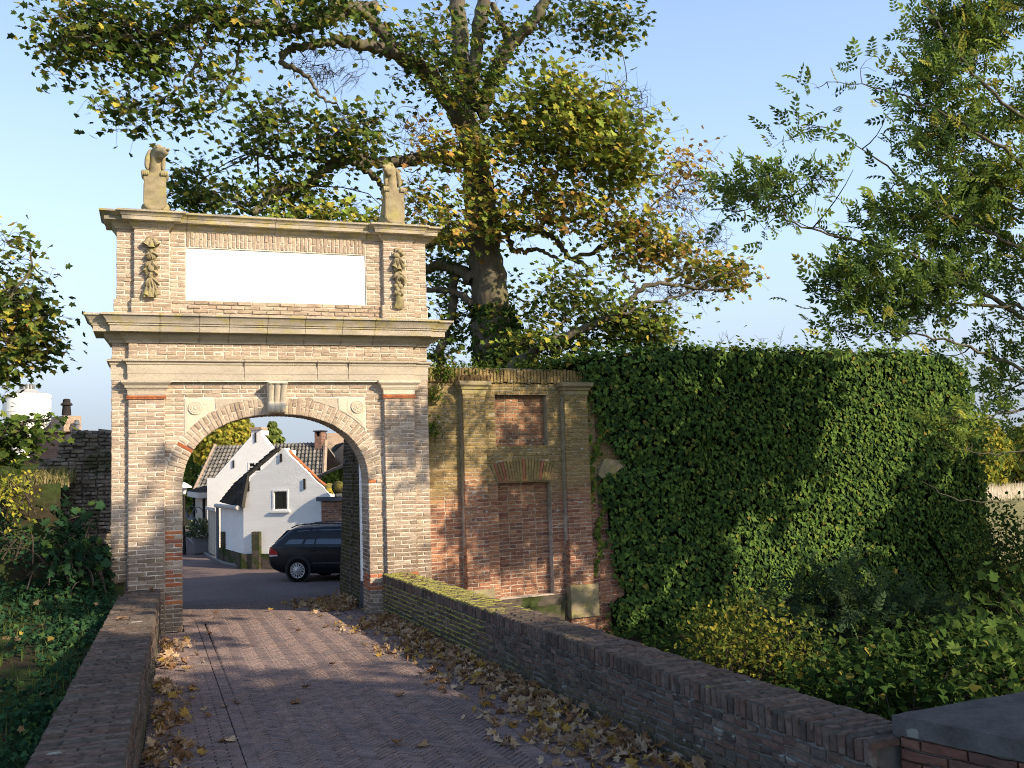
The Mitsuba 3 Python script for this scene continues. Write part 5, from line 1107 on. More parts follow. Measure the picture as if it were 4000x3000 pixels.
bt.plimb(z2((400, 980), (470, 990), (560, 985), (640, 990), (700, 1010), (760, 1060), (810, 1120), (850, 1135), (880, 1190)), .11, .04, 20, 19.0); bt.plimb(z2((480, 985), (545, 1040), (560, 1085), (640, 1080), (720, 1100), (780, 1130)), .07, .03, 19.8, 19.2)
bt.plimb(z2((640, 990), (740, 960), (850, 930), (960, 850), (1080, 780), (1200, 760)), .07, .02, 19.6, 19.0); bt.plimb(z2((810, 1120), (920, 1080), (1050, 1000), (1150, 900), (1290, 800)), .05, .015, 19.2, 19.2); bt.plimb(z2((430, 640), (560, 560), (700, 500), (830, 430)), .07, .03, 19.8, 19); bt.plimb(z2((700, 500), (850, 480), (960, 430), (1050, 350)), .04, .012, 19.4, 19.8)
bt.plimb(z2((400, 1060), (340, 1045), (250, 1035), (150, 1060), (60, 1100)), .17, .10, 20, 20.6); bt.plimb(z2((385, 1210), (320, 1165), (250, 1150), (130, 1190)), .15, .09, 20, 20.8); bt.plimb(z2((380, 1320), (300, 1260), (200, 1250), (80, 1290)), .09, .05, 20, 20.6)
bt.plimb(z2((235, 1640), (270, 1420), (300, 1280), (305, 1200), (350, 1180)), .10, .10, 20.6, 20.3)
E_ = dict(n=0)
def BC(x, y, rx, ry, n, per=15, Y=18.6, rY=1.6, cols=LG, w=WG, **k): X, Y_ = x * 1.8083, y * 1.8083; bt.pcrown(X, Y_, rx * 1.8083, ry * 1.8083, Y, rY, n=int(n * .92), per=per, thr=k.pop('thr', .46), cols=cols, w=w, **k)
for b_ in ((150, 95, 70, 75, 46), (215, 60, 70, 60, 46), (210, 175, 60, 55, 30), (290, 215, 60, 62, 40), (350, 170, 90, 55, 58), (420, 215, 90, 50, 50), (470, 165, 70, 60, 36), (330, 85, 90, 60, 46), (450, 40, 120, 45, 56), (600, 30, 120, 40, 46), (540, 60, 60, 30, 18), (270, 30, 70, 35, 30), (740, 25, 110, 35, 40)): BC(*b_, Y=17.4, rY=1.1)
for b_ in ((585, 260, 65, 55, 38), (650, 300, 95, 60, 62), (760, 290, 75, 50, 48), (550, 310, 55, 50, 28), (720, 375, 90, 40, 34), (640, 400, 110, 45, 42), (540, 410, 80, 40, 36), (790, 330, 50, 50, 24), (760, 420, 60, 30, 26)): BC(*b_, Y=18.9, rY=1.2)
for b_ in ((420, 400, 50, 38, 34), (450, 430, 70, 28, 34), (390, 430, 35, 25, 14)): BC(*b_, Y=21.5, rY=1.0)
for b_ in ((880, 60, 70, 60, 40), (960, 130, 80, 60, 40), (960, 215, 55, 45, 22), (1060, 170, 70, 50, 34), (930, 20, 90, 30, 34), (1110, 50, 110, 45, 40), (1270, 40, 110, 40, 52), (1320, 75, 50, 35, 20), (1200, 20, 100, 30, 30), (890, 130, 30, 45, 14)): BC(*b_, Y=19.0, rY=1.3)
for b_ in ((1180, 205, 70, 45, 46), (1260, 250, 90, 50, 66), (1340, 310, 70, 65, 62), (1250, 320, 100, 60, 70), (1150, 300, 90, 60, 56), (1360, 380, 55, 45, 34), (1100, 250, 60, 45, 28)): BC(*b_, Y=18.2, rY=1.2, cols=RG_, w=[3, 3.5, 2, 3, 1.8, .4], per=17, size=(.10, .16), thr=.34)
for b_ in ((1040, 330, 80, 50, 40), (960, 340, 70, 45, 30), (930, 420, 75, 55, 52), (960, 490, 70, 40, 34), (1060, 420, 80, 60, 46), (1160, 410, 110, 50, 64), (1240, 460, 90, 45, 44), (1120, 490, 70, 40, 26)): BC(*b_, Y=18.6, rY=1.0, cols=RG_ + ORA, w=[2, 2, 2, 2.5, 2.5, 1.2, 1.2, .8, 1.2], thr=.38)
for b_ in ((1350, 490, 80, 40, 40), (1440, 545, 90, 42, 52), (1500, 585, 95, 35, 58), (1570, 600, 55, 26, 26), (1400, 520, 60, 40, 24), (1330, 560, 60, 36, 20)): BC(*b_, Y=18.4, rY=.9, cols=RG_ + ORA, w=[1, 1, 2, 2, 3, 2, 1.2, 1.2, .8], thr=.36)
for b_ in ((1460, 350, 60, 50, 22), (1510, 390, 50, 60, 24), (1490, 440, 50, 40, 16), (1330, 185, 75, 35, 22), (1380, 220, 50, 40, 9), (880, 270, 50, 40, 8), (920, 300, 40, 30, 8)): BC(*b_, per=8, Y=19.3, rY=.8, cols=ORA + YEL, w=[2, 1.5, 2, 1, 1, 1])
for (x, y, rx, ry, n) in ((1450, 430, 100, 110, 100), (1360, 230, 75, 60, 55), (1530, 520, 70, 40, 40), (700, 150, 100, 60, 70), (880, 280, 60, 50, 24)): bt.twigs(x * 1.8083, y * 1.8083, rx * 1.8083, ry * 1.8083, 18.9, .7, n)
for b_ in ((960, 600, 30, 60, 18), (975, 700, 45, 70, 34), (1090, 640, 50, 60, 26), (990, 560, 40, 40, 14), (945, 770, 30, 30, 12)): BC(*b_, Y=20.8, rY=1.0)
for x, y, rx, ry, n in ((1150, 838, 110, 26, 22), (1300, 850, 110, 30, 28), (1430, 860, 70, 40, 20), (1400, 810, 60, 30, 8)): bt.pcrown(x, y, rx, ry, 17.6, .5, n=n, per=13, cols=[(.24, .32, .06), (.30, .34, .07), (.15, .22, .04), (.44, .36, .06)], size=(.10, .15), spread=.18)
bt.done()
# ivy and shoots round the foot of the trunk
fi = thing('trunk_ivy', 'ivy and young shoots climbing the foot of the sycamore trunk', 'ivy'); g = np.random.default_rng(4); n = 1500; t = g.uniform(0, 1, n) ** 1.5; a = g.uniform(0, 2 * PI, n); L0, L1 = at(1985, 1440, 20), at(1920, 1190, 20)
pos = L0 + (L1 - L0) * t[:, None] + np.stack([np.cos(a), np.sin(a), a * 0], 1) * (.52 - .1 * t + g.uniform(0, .22, n) * (1.2 - t))[:, None]
putleaves('foliage', [scatter(IVY, pos, np.stack([np.cos(a), np.sin(a), a * 0 + .4], 1) + rdir(n, g) * .5, np.array([0, 0, -1.]) + rdir(n, g) * .5, g.uniform(.08, .14, n), pick([(.04, .08, .02), (.07, .12, .03), (.14, .17, .03), (.25, .16, .05)], n, [4, 4, 2, .6], g=g))], 'leaf', fi, kind='stuff')

# younger tree to the right of it, sweeping out over the wall
yt = Tree('young_sycamore', 'younger yellow-green sycamore leaning right over the ivy covered wall', 'tree', 31)
yt.plimb(z2((520, 1680), (560, 1590), (620, 1530), (700, 1490), (830, 1430), (930, 1390), (1050, 1310), (1110, 1250), (1250, 1230), (1400, 1250), (1500, 1240)), .12, .015, 18.5, 17.6, name='trunk')
yt.plimb(z2((960, 1370), (1080, 1340), (1200, 1300), (1330, 1260), (1440, 1190), (1560, 1200)), .04, .012, 18, 17.6); yt.plimb(z2((700, 1490), (740, 1420), (800, 1350), (900, 1280)), .04, .015, 18.4, 18.6); yt.plimb(z2((1100, 1260), (1060, 1200), (1000, 1130)), .03, .012, 17.9, 17.9)
def YC(x, y, rx, ry, n, per=14, Y=18.6, rY=1.1, cols=RG_, w=(2, 2, 4, 1, 1, 4), **k): yt.pcrown(x * 1.8083, y * 1.8083, rx * 1.8083, ry * 1.8083, Y, rY, n=n, per=per, cols=cols, w=w, **k)
for b_ in ((1260, 660, 60, 50, 40), (1340, 690, 80, 50, 62), (1390, 740, 60, 42, 46), (1290, 740, 80, 45, 56), (1190, 740, 70, 45, 46), (1150, 670, 60, 50, 34), (1230, 610, 70, 40, 26), (1130, 760, 60, 30, 24), (1410, 700, 36, 40, 16)): YC(*b_)
yt.twigs(2650, 1130, 190, 50, 17.9, .5, 60); yt.done()
# tree at the left edge
lt = Tree('maple_tree', 'green and yellow maple reaching in from the left edge of the picture', 'tree', 51)
lt.limb([(-5.4, 16.2, .6), (-5.3, 16.1, 3), (-5.1, 16, 6), (-5.2, 16, 8)], .2, .08, 'trunk'); lt.plimb([(-260, 1500), (-120, 1350), (0, 1200), (100, 1080), (120, 960)], .05, .01, 16, 16); lt.plimb([(-250, 1750), (-100, 1690), (20, 1660), (120, 1650), (200, 1625)], .05, .012, 16, 15.0); lt.plimb([(-200, 1500), (-60, 1430), (60, 1330), (150, 1260)], .04, .01, 16, 16)
for x, y, rx, ry, n in ((70, 1000, 50, 70, 20), (60, 1130, 100, 80, 44), (110, 1230, 90, 70, 40), (40, 1300, 110, 90, 52), (120, 1370, 90, 50, 30), (10, 1440, 60, 50, 18), (-60, 1200, 130, 220, 70)): lt.pcrown(x, y, rx, ry, 16.2, .7, n=n, per=10, cols=LG + ORA, w=[5, 5, 5, 3, 3, 2, 1, .2, .1, .2], spread=.2, size=(.08, .125))
for x, y, rx, ry, n in ((20, 1705, 80, 30, 24), (100, 1695, 70, 20, 13), (10, 1780, 50, 40, 14), (170, 1665, 50, 14, 6), (-80, 1720, 100, 70, 26)): lt.pcrown(x, y, rx, ry, 15.4, .5, n=n, per=10, cols=GRN, w=[3, 3, 1, 4], spread=.16, size=(.08, .13))
lt.done()

# ash tree on the right
def ash_tpl(nl=4):
    V, F = [], []
    def leaflet(o, ang, L, w):
        d = np.array([math.sin(ang), math.cos(ang)]); s_ = np.array([d[1], -d[0]]); k = len(V)
        for a, b, zz in ((0, 0, 0), (.45, 1, .03), (1, 0, -.05), (.45, -1, .03)): q_ = np.array(o) + d * L * a + s_ * w * b * .5; V.append((q_[0], q_[1], zz))
        F.extend([(k, k + 1, k + 2), (k, k + 2, k + 3)])
    for i in range(nl):
        y = .18 + .62 * i / (nl - 1)
        for sg in (-1, 1): leaflet((0, y), sg * (1.05 - .1 * i), .36 - .02 * i, .16)
    leaflet((0, .85), 0, .36, .17); k = len(V); V.extend([(-.008, 0, 0), (.008, 0, 0), (0, .9, 0)]); F.append((k, k + 1, k + 2)); return np.array(V), np.array(F)
ASH = ash_tpl()
at_ = Tree('ash_tree', 'ash tree with feathery dark green leaves reaching in from the right edge', 'tree', 61)
at_.limb([(13.6, 9.6, -1.6), (13.5, 9.6, 1.5), (13.3, 9.7, 4), (13.2, 9.8, 7), (13.4, 9.8, 10)], .30, .10, 'trunk', 12)
def AL(P, r0, r1, Y0, Y1): at_.plimb(P, r0 * .6, r1 * .7, Y0, Y1, mat='bark', sides=6, wob=.02)
AL([(4350, 1420), (4100, 1300), (3900, 1180), (3700, 1060), (3500, 975), (3300, 930), (3180, 900), (3060, 850), (2960, 790), (2890, 760)], .07, .008, 9.8, 11.0); AL([(3470, 970), (3390, 930), (3350, 870), (3300, 800), (3230, 750)], .018, .006, 10.6, 10.9); AL([(3250, 915), (3150, 880), (3100, 860), (3040, 780)], .014, .005, 10.8, 11); AL([(3620, 1010), (3500, 920), (3420, 850), (3370, 760)], .018, .006, 10.5, 10.6)
AL([(4350, 1150), (4050, 1000), (3800, 880), (3600, 780), (3450, 640), (3330, 560), (3240, 500)], .06, .006, 9.6, 10.8); AL([(4200, 1300), (3950, 1200), (3700, 1190), (3500, 1180), (3350, 1130), (3200, 1130)], .05, .006, 9.8, 10.8); AL([(4300, 900), (4000, 650), (3750, 480), (3550, 380), (3350, 330), (3230, 320)], .06, .006, 9.6, 10.6)
AL([(4250, 600), (3950, 420), (3750, 220), (3650, 60), (3560, -40)], .06, .012, 9.6, 10.2); AL([(4300, 1500), (4100, 1480), (3900, 1400), (3700, 1330), (3500, 1300), (3300, 1320)], .05, .006, 9.6, 10.6); AL([(4200, 1560), (4000, 1590), (3900, 1620), (3800, 1640), (3700, 1600)], .03, .008, 9.2, 9.8); AL([(4200, 1700), (4000, 1760), (3850, 1770), (3700, 1740)], .025, .006, 9, 9.6); AL([(4100, 1950), (3900, 1960), (3700, 1935), (3600, 1880)], .018, .005, 8.8, 9.4)
AL([(4300, 300), (4100, 100), (4000, -50)], .06, .02, 9.6, 9.8); AL([(4100, 880), (3900, 760), (3750, 640), (3600, 560)], .03, .01, 9.8, 10.4)
AC = [(.115, .185, .05), (.165, .24, .055), (.085, .145, .048), (.23, .30, .06), (.40, .38, .08)]
def AB(x, y, rx, ry, n, w=(4, 4, 4, 1.5, .4), Y=10.4, rY=.8, per=5): at_.pcrown(x, y, rx, ry, Y, rY, n=int(n * .84), per=per, cols=AC, w=w, tpl=ASH, size=(.20, .31), spread=.17, droop=-.55, thr=.43, nup=.1)
for b_ in ((3000, 745, 130, 50, 34), (2920, 760, 60, 34, 12), (3120, 760, 110, 70, 34), (3240, 690, 80, 60, 24), (3060, 880, 70, 40, 10), (3230, 470, 70, 45, 18), (3330, 500, 90, 60, 24), (3280, 330, 80, 40, 16), (3340, 260, 60, 30, 8), (3420, 350, 80, 50, 22), (3540, 180, 80, 60, 20), (3500, 130, 40, 30, 6), (3450, 540, 110, 70, 34), (3420, 860, 60, 50, 12), (3580, 690, 140, 90, 50), (3540, 860, 130, 70, 34), (3270, 1130, 130, 45, 30), (3400, 1050, 140, 60, 34), (3330, 1260, 110, 40, 18), (3450, 1170, 150, 70, 44), (3640, 1130, 170, 90, 56), (3560, 1270, 150, 50, 30), (3180, 1130, 60, 30, 8), (3250, 1310, 50, 20, 5), (3600, 1340, 80, 30, 9), (3640, 1440, 90, 40, 10), (3800, 1350, 150, 80, 40), (3950, 1470, 90, 60, 24), (3970, 1580, 70, 30, 9), (3860, 1600, 60, 30, 8)): AB(*b_)
for b_ in ((3640, 350, 130, 110, 60), (3780, 180, 180, 150, 100), (3920, 420, 160, 180, 110), (3720, 520, 150, 110, 64), (3880, 760, 180, 170, 110), (3720, 900, 150, 120, 64), (3900, 1060, 180, 150, 90), (3960, 1250, 120, 110, 46), (3700, 60, 100, 70, 30), (3950, 60, 130, 90, 56), (4120, 500, 150, 500, 120), (4120, 1150, 140, 260, 60)): AB(*b_, w=(3, 4, 2, 3, 2.0))
for b_ in ((3760, 1700, 120, 50, 18), (3880, 1780, 110, 60, 16), (3960, 1900, 80, 70, 12), (3720, 1650, 60, 30, 8)): AB(*b_, Y=9.6, rY=.4, w=(3, 4, 2, 3, 1))
at_.done()

# trees out of the picture, to the right and behind: they shade the bridge
def shade_tree(x, y, z0, crowns, label, seed, lsz=(.26, .40), dens=1.0):
    t = Tree('shade_tree', label, 'tree', seed, 'trees right of the bridge'); t.limb([(x, y, z0), (x + .2, y, z0 + 3), (x - .1, y + .2, z0 + 6), (x, y, z0 + 9)], .3, .12, 'trunk')
    for cx, cy, cz, rx, ry, rz, n in crowns: t.crown((cx, cy, cz), (rx, ry, rz), int(n * dens), 9, GRN, [3, 3, 2, 3], size=lsz, spread=.48, twig=False)
    t.done()

# ================================================================ undergrowth, bushes, far trees
g = np.random.default_rng(77)
def ground_leaves(n, x0, x1, y0, y1, fn, tpl, size, cols, w, lift=(.02, .16), clump=True, ok=None, up=.7):
    x, y = g.uniform(x0, x1, n), g.uniform(y0, y1, n); q = np.stack([x * 1.1, y * 1.1, x * 0], -1); c = fbmn(q, 2, 9)
    m = c > (.34 if clump else 0); m &= ok(x, y) if ok else True; x, y, c = x[m], y[m], c[m]; n = len(x)
    pos = np.stack([x, y, fn(x, y) + g.uniform(*lift, n) * (.3 + 1.8 * np.clip(c - .3, 0, 1))], 1)
    return scatter(tpl, pos, np.array([0, 0, up]) + rdir(n, g) * .6 + np.array([.1, -.3, 0]), rdir(n, g) + np.array([0, -.4, -.3]), g.uniform(*size, n), pick(cols, n, w, .3, g), g.uniform(-.4, .4, n))
LC = [(.028, .075, .035), (.045, .105, .045), (.02, .05, .026), (.07, .13, .04)]
gc = put('ground_cover', *(lambda P: (cat_mesh([(a, b) for a, b, _ in P]), 'leaf'))([]), ) if False else None
P_ = [ground_leaves(19000, -6.5, -.50, 3.5, 15.25, hL, IVY, (.04, .08), LC, [4, 4, 4, 1], (.02, .22)), ground_leaves(6000, -6, -.5, 4, 15, hL, OVAL, (.04, .085), LC, [3, 4, 3, 2], (.04, .24)), ground_leaves(2600, -1.15, -.45, 4, 15, hL, IVY, (.04, .08), LC, [4, 4, 4, 1], (.02, .2), False), ground_leaves(240, -5, -.6, 4, 15, hL, MAPLE, (.05, .085), [(.30, .22, .11), (.24, .15, .07), (.34, .26, .06)], [3, 2, 1], (.05, .30), False)]
putleaves('bank_ground_cover', P_, 'leaf', kind='stuff', label='low dark green ivy and nettles covering the left bank')
def blades(n, x0, x1, y0, y1, fn, h, cols, lean=.35):
    x, y = g.uniform(x0, x1, n), g.uniform(y0, y1, n); hh = g.uniform(*h, n); z = fn(x, y); d = rdir(n, g) * [1, 1, 0] * lean; b = np.stack([x, y, z - .02], 1); s_ = np.cross(d + 1e-3, [0, 0, 1.]); s_ /= np.linalg.norm(s_, axis=1, keepdims=True)
    t = b + np.stack([d[:, 0] * hh, d[:, 1] * hh, hh], 1); m = b + np.stack([d[:, 0] * hh * .25, d[:, 1] * hh * .25, hh * .6], 1)
    v = np.stack([b - s_ * .008, b + s_ * .008, m + s_ * .006, m - s_ * .006, t], 1).reshape(-1, 3); f = (np.array([(0, 1, 2), (0, 2, 3), (3, 2, 4)])[None] + (np.arange(n) * 5)[:, None, None]).reshape(-1, 3); return v, f, np.repeat(pick(cols, n, None, .3, g), 5, 0)
GB_ = [(.07, .11, .03), (.10, .14, .04), (.16, .17, .05)]; DRY = [(.42, .36, .18), (.34, .29, .14), (.30, .30, .12), (.48, .40, .22)]
hmd = lambda x, y: hL(x, y)
putleaves('bank_grass', [blades(3000, -6, -.7, 4, 15, hL, (.08, .22), GB_)], 'leaf', kind='stuff', label='rough grass growing through the ground cover of the left bank')
# mound with dry sunlit grass left of the ruined wall
mx = lambda x, y: 1.75 + .35 * np.clip((x + 2.9) / 1.4, -1, 1) - .3 * ((y - 16.2)) ** 2 * .3
put('grass_mound', hgrid(np.arange(-6, -1.05, .2), np.arange(15.1, 18.4, .2), lambda x, y: np.where((y < 15.25) | (y > 18), -.2, mx(x, y) + .15 * (fbmn(np.stack([x * 2, y * 2, x * 0], -1)) - .5))), 'earth', kind='structure', smooth=True, label='earth mound left of the ruined wall')
putleaves('mound_grass', [blades(3600, -3.6, -1.1, 15.3, 17.0, mx, (.10, .27), DRY, .6), blades(900, -3.0, -1.1, 15.3, 17.0, mx, (.1, .3), GB_, .6)], 'leaf', kind='stuff', label='dry pale sunlit grass on top of the mound by the ruined wall')
def bush(name, label, cat, parts, seed, tpl, size, cols, w, stems=True, mat='leaf', spread=.16, per=16, up=.5):
    """parts: [(centre, radii, clusters)]"""
    t = thing(name, label, cat); gg = np.random.default_rng(seed); lv, st = [], []
    for c, r, n in parts:
        c, r = np.asarray(c, float), np.asarray(r, float); cc = c + rdir(n, gg) * (gg.uniform(0, 1, n) ** .4)[:, None] * r; base = c - [0, 0, r[2] * 1.3]
        for q in cc:
            k = int(per * gg.uniform(.5, 1.4)) + 1; pos = q + gg.normal(0, spread, (k, 3)); lv.append(scatter(tpl, pos, np.array([0, 0, up]) + rdir(k, gg) * .8 + SUN * .4, (q - base) * .6 + rdir(k, gg) * .7 - [0, 0, .3], gg.uniform(*size, k), pick(cols, k, w, .3, gg) * gg.uniform(.75, 1.25), gg.uniform(-.4, .4, k)))
            if stems and gg.random() < .7: b = base + gg.normal(0, .25, 3) * [1, 1, .1]; st.append(tube(smooth_line([b, (b + q) / 2 + [0, 0, .12] + gg.normal(0, .05, 3), q], 6), np.linspace(.011, .004, 6), 4, cap=False))
    if st: put('stems', cat_mesh(st), 'twig_bark', t, kind='stuff')
    putleaves('foliage', lv, mat, t, kind='stuff'); return t
def pb(x, y, Y, r): return at(x, y, Y), r
MAPC = [(.025, .06, .03), (.035, .08, .035), (.018, .042, .024), (.06, .11, .03)]
bush('maple_sapling', 'dark green maple sapling against the ruined wall beside the gate', 'sapling', [(*pb(310, 2140, 14.6, (.26, .3, .26)), 24), (*pb(325, 2220, 14.3, (.16, .25, .24)), 14), (*pb(300, 2060, 14.8, (.2, .2, .14)), 8), (*pb(265, 2190, 14.4, (.24, .3, .22)), 12)], 5, MAPLE, (.08, .145), MAPC, [4, 4, 3, 1.5], per=7)
bush('yellow_bush', 'yellow leaved bush catching the sun at the left edge below the mound', 'bush', [(*pb(75, 1900, 14.9, (.12, .12, .14)), 9), (*pb(45, 1975, 14.8, (.15, .15, .1)), 9), (*pb(5, 1880, 15, (.10, .12, .16)), 6)], 6, OVAL, (.05, .085), [(.40, .36, .05), (.30, .32, .05), (.20, .26, .04)], [2, 2, 1], per=12)
bush('bank_bush', 'dark leafy bush at the left edge under the maple branch', 'bush', [(*pb(10, 2050, 15.1, (.35, .3, .2)), 20), (*pb(60, 2130, 14.7, (.45, .4, .16)), 20)], 7, OVAL, (.05, .09), LC, [3, 3, 3, 1], per=14)
# right of the bridge
YB = [(.33, .29, .05), (.22, .23, .045), (.13, .17, .035), (.07, .11, .025)]
bush('yellow_shrub', 'shrub with yellowing leaves in front of the ivy, behind the parapet', 'shrub', [(*pb(2800, 2470, 12.2, (.5, .5, .3)), 30), (*pb(2950, 2480, 11.6, (.6, .5, .45)), 44), (*pb(2820, 2580, 11.2, (.7, .5, .4)), 46), (*pb(3050, 2560, 11.0, (.6, .5, .4)), 36), (*pb(3200, 2640, 10.4, (.6, .5, .35)), 30)], 8, OVAL, (.055, .10), YB, [1.6, 2.5, 3, 3], per=17, spread=.15)
bush('elder_shrub', 'dark elder shrub with long paired leaves in front of the ivy', 'shrub', [(*pb(3250, 2360, 11.8, (.6, .5, .45)), 34), (*pb(3420, 2430, 11.4, (.7, .5, .5)), 42), (*pb(3600, 2440, 11.2, (.7, .5, .5)), 42), (*pb(3350, 2540, 10.8, (.7, .5, .4)), 34), (*pb(3100, 2420, 12.0, (.5, .4, .35)), 20)], 9, ASH, (.18, .28), [(.06, .10, .045), (.085, .13, .05), (.045, .075, .04), (.12, .16, .04)], [3, 3, 3, 1], per=6, spread=.16)
bush('bramble', 'low dark bramble filling the ground behind the end pier', 'shrub', [(*pb(3300, 2680, 9.6, (.9, .6, .35)), 50), (*pb(3600, 2640, 9.4, (.9, .6, .4)), 54), (*pb(3850, 2600, 9.0, (.9, .6, .4)), 50), (*pb(3500, 2740, 8.6, (.8, .5, .3)), 40), (*pb(3900, 2700, 7.6, (.8, .4, .3)), 36)], 10, IVY, (.07, .12), [(.035, .07, .02), (.05, .095, .025), (.09, .13, .03), (.25, .22, .05)], [4, 4, 2, .3], per=20, spread=.18)
bush('maple_bush', 'bright green maple shoots at the right edge above the stone slab', 'bush', [(*pb(3960, 2420, 9.6, (.6, .4, .5)), 26), (*pb(3850, 2520, 9.2, (.5, .4, .4)), 20), (*pb(3990, 2560, 8.8, (.5, .4, .4)), 22), (*pb(3900, 2650, 7.9, (.6, .3, .15)), 14)], 12, MAPLE, (.10, .17), [(.10, .17, .04), (.15, .22, .05), (.07, .12, .03)], [3, 2, 2], per=7, spread=.17)
bush('hedge_bush', 'tall mixed bush at the right edge past the end of the ivy wall', 'bush', [(*pb(3930, 2150, 14.5, (.6, .6, 1.0)), 80), (*pb(3980, 2300, 13.5, (.8, .6, .6)), 80), (*pb(3880, 2330, 14.2, (.5, .5, .6)), 60)], 13, OVAL, (.07, .13), [(.06, .10, .025), (.10, .14, .03), (.26, .24, .05), (.035, .06, .02)], [3, 3, 1, 3], per=16, spread=.2)
rz = lambda x, y: hR(x, y)
putleaves('moat_ground_cover', [ground_leaves(16000, 3.9, 14, 6, 15.3, hR, IVY, (.06, .11), [(.03, .06, .018), (.045, .09, .022), (.07, .12, .03), (.2, .17, .04)], [4, 4, 2, .4], (.02, .5)), ground_leaves(2500, 3.8, 6.5, 11, 15, hR, OVAL, (.05, .1), YB, [1, 1, 2, 3], (.02, .3))], 'leaf', kind='stuff', label='ivy and weeds covering the ground right of the bridge')
# weeds on the top of the town wall
tw = bush('wall_weeds', 'green weeds and dry grass growing on top of the town wall', 'weeds', [(wp(.25, 3.62, .02), (.28, .2, .10), 26), (wp(.9, 3.72, -.1), (.5, .2, .07), 20), (wp(2.2, 3.78, -.15), (.7, .25, .09), 30), (wp(.1, 3.3, .06), (.10, .06, .2), 8), (wp(.12, 2.75, .05), (.09, .05, .15), 8)], 14, OVAL, (.04, .08), [(.10, .16, .03), (.16, .22, .04), (.07, .11, .025), (.25, .2, .06)], [3, 3, 2, .7], per=16, spread=.06, stems=False)
putleaves('dry_grass', [blades(260, 0, 1, 0, 1, lambda x, y: x * 0, (.08, .2), [(.30, .22, .12), (.22, .15, .08)], 1.2)], 'leaf', tw, M=np.array([[WE[0] * .55, WN[0] * .16, 0, wp(.5, 0)[0]], [WE[1] * .55, WN[1] * .16, 0, wp(.5, 0)[1]], [0, 0, -1, 3.56], [0, 0, 0, 1.0]]), kind='stuff')
# little bare stalks above the ivy
st = thing('dry_stalks', 'thin dry weed stalks standing above the ivy', 'weeds'); ms = []
for u in (5.0, 5.15, 5.9, 6.2, 6.9, 7.3, 4.6, 5.05, 7.0):
    b = wp(u, float(ivytop(np.array([u]))[0]) - .05, -.3); h = g.uniform(.35, .8); tp = b + [g.normal(0, .12), 0, h]; ms.append(tube([b, (b + tp) / 2 + [.03, 0, 0], tp], [.006, .005, .003], 4))
    for k in range(5): q_ = b + (tp - b) * g.uniform(.4, 1); ms.append(tube([q_, q_ + g.normal(0, .07, 3) + [0, 0, .07]], [.004, .002], 3))
put('stalks', cat_mesh(ms), 'twig_bark', st, kind='stuff')

# far trees: seen through the arch and at the right edge
def far_tree(name, label, c, r, n, cols, w, seed, size, trunk=True, tpl=SPOT, group=None):
    t = thing(name, label, 'tree', group); gg = np.random.default_rng(seed); c, r = np.asarray(c, float), np.asarray(r, float)
    d = rdir(n, gg); lump = .72 + .5 * fbmn(d * 2.2 + seed, 3); pos = c + d * r * lump[:, None] * (gg.uniform(.25, 1, n) ** .33)[:, None]
    putleaves('foliage', [scatter(tpl, pos, d + rdir(n, gg) * .7 + [0, 0, .3], rdir(n, gg) - [0, 0, .5], gg.uniform(*size, n), pick(cols, n, w, .3, gg) * (.7 + .6 * fbmn(pos * .5, 2))[:, None])], 'leaf', t, kind='stuff')
    if trunk: put('trunk', tube([[c[0], c[1], -1.2], [c[0] + .1, c[1], c[2] * .5], [c[0], c[1], c[2] + r[2] * .5]], [.4, .3, .1], 8), 'bark', t)
YG = [(.34, .31, .05), (.26, .27, .045), (.16, .20, .035), (.42, .33, .06)]
far_tree('garden_tree', 'yellow-green tree behind the long tiled roof', at(870, 1725, 62), (2.3, 2, 1.9), 5200, YG, [3, 3, 2, 2], 3, (.16, .3))
far_tree('golden_tree', 'golden tree touching the white house chimney behind the roof', at(930, 1690, 66), (.9, .9, 1.7), 1700, YG, [3, 2, 1, 4], 4, (.16, .3))
far_tree('roadside_tree', 'dark green tree at the end of the street left of the long house', at(722, 1860, 70), (1.3, 1.3, 3.2), 2600, GRN, [3, 3, 2, 3], 5, (.2, .35))
cf = thing('conifer_tree', 'pointed yellow-green conifer behind the roofs', 'tree'); gg = np.random.default_rng(6); c = at(1064, 1640, 64); n = 5200; t = gg.uniform(0, 1, n) ** .6; a = gg.uniform(0, 2 * PI, n); tier = 1 + .25 * np.sin(t * 46)
rr = (.06 + 1.55 * t ** .85) * tier * gg.uniform(.55, 1, n); base_h = at(1064, 1860, 64)[2]; pos = np.stack([c[0] + rr * np.cos(a), c[1] + rr * np.sin(a), c[2] - t * (c[2] - base_h) * .95 - .15 * rr], 1)
putleaves('foliage', [scatter(SPOT, pos, np.stack([np.cos(a), np.sin(a), a * 0 + .5], 1) + rdir(n, gg) * .5, np.stack([np.cos(a), np.sin(a), a * 0 - .9], 1), gg.uniform(.16, .32, n), pick([(.15, .20, .05), (.22, .25, .06), (.09, .13, .035)], n, [3, 2, 2], .3, gg))], 'leaf', cf, kind='stuff'); put('trunk', tube([[c[0], c[1], -1.2], [c[0], c[1], c[2] - .3]], [.35, .03], 8), 'bark', cf)
for k, (x, y, Y, rx, rz_, seed) in enumerate(((3830, 1790, 75, 3.2, 4.4, 11), (3960, 1790, 80, 3.0, 3.4, 12), (4080, 1760, 78, 3.5, 4.6, 13), (3760, 1830, 82, 3, 3.0, 14))):
    far_tree('poplar_tree', ['sunlit yellow-green tree in the distance just right of the ivy wall', 'rounded yellow tree in the distance at the right edge', 'tall yellow-green tree beyond the right edge of the picture', 'green tree half hidden by the end of the ivy wall'][k], at(x, y, Y), (rx, 2.5, rz_), 4200, YG, [3, 3, 3, 1.5], seed, (.28, .5))
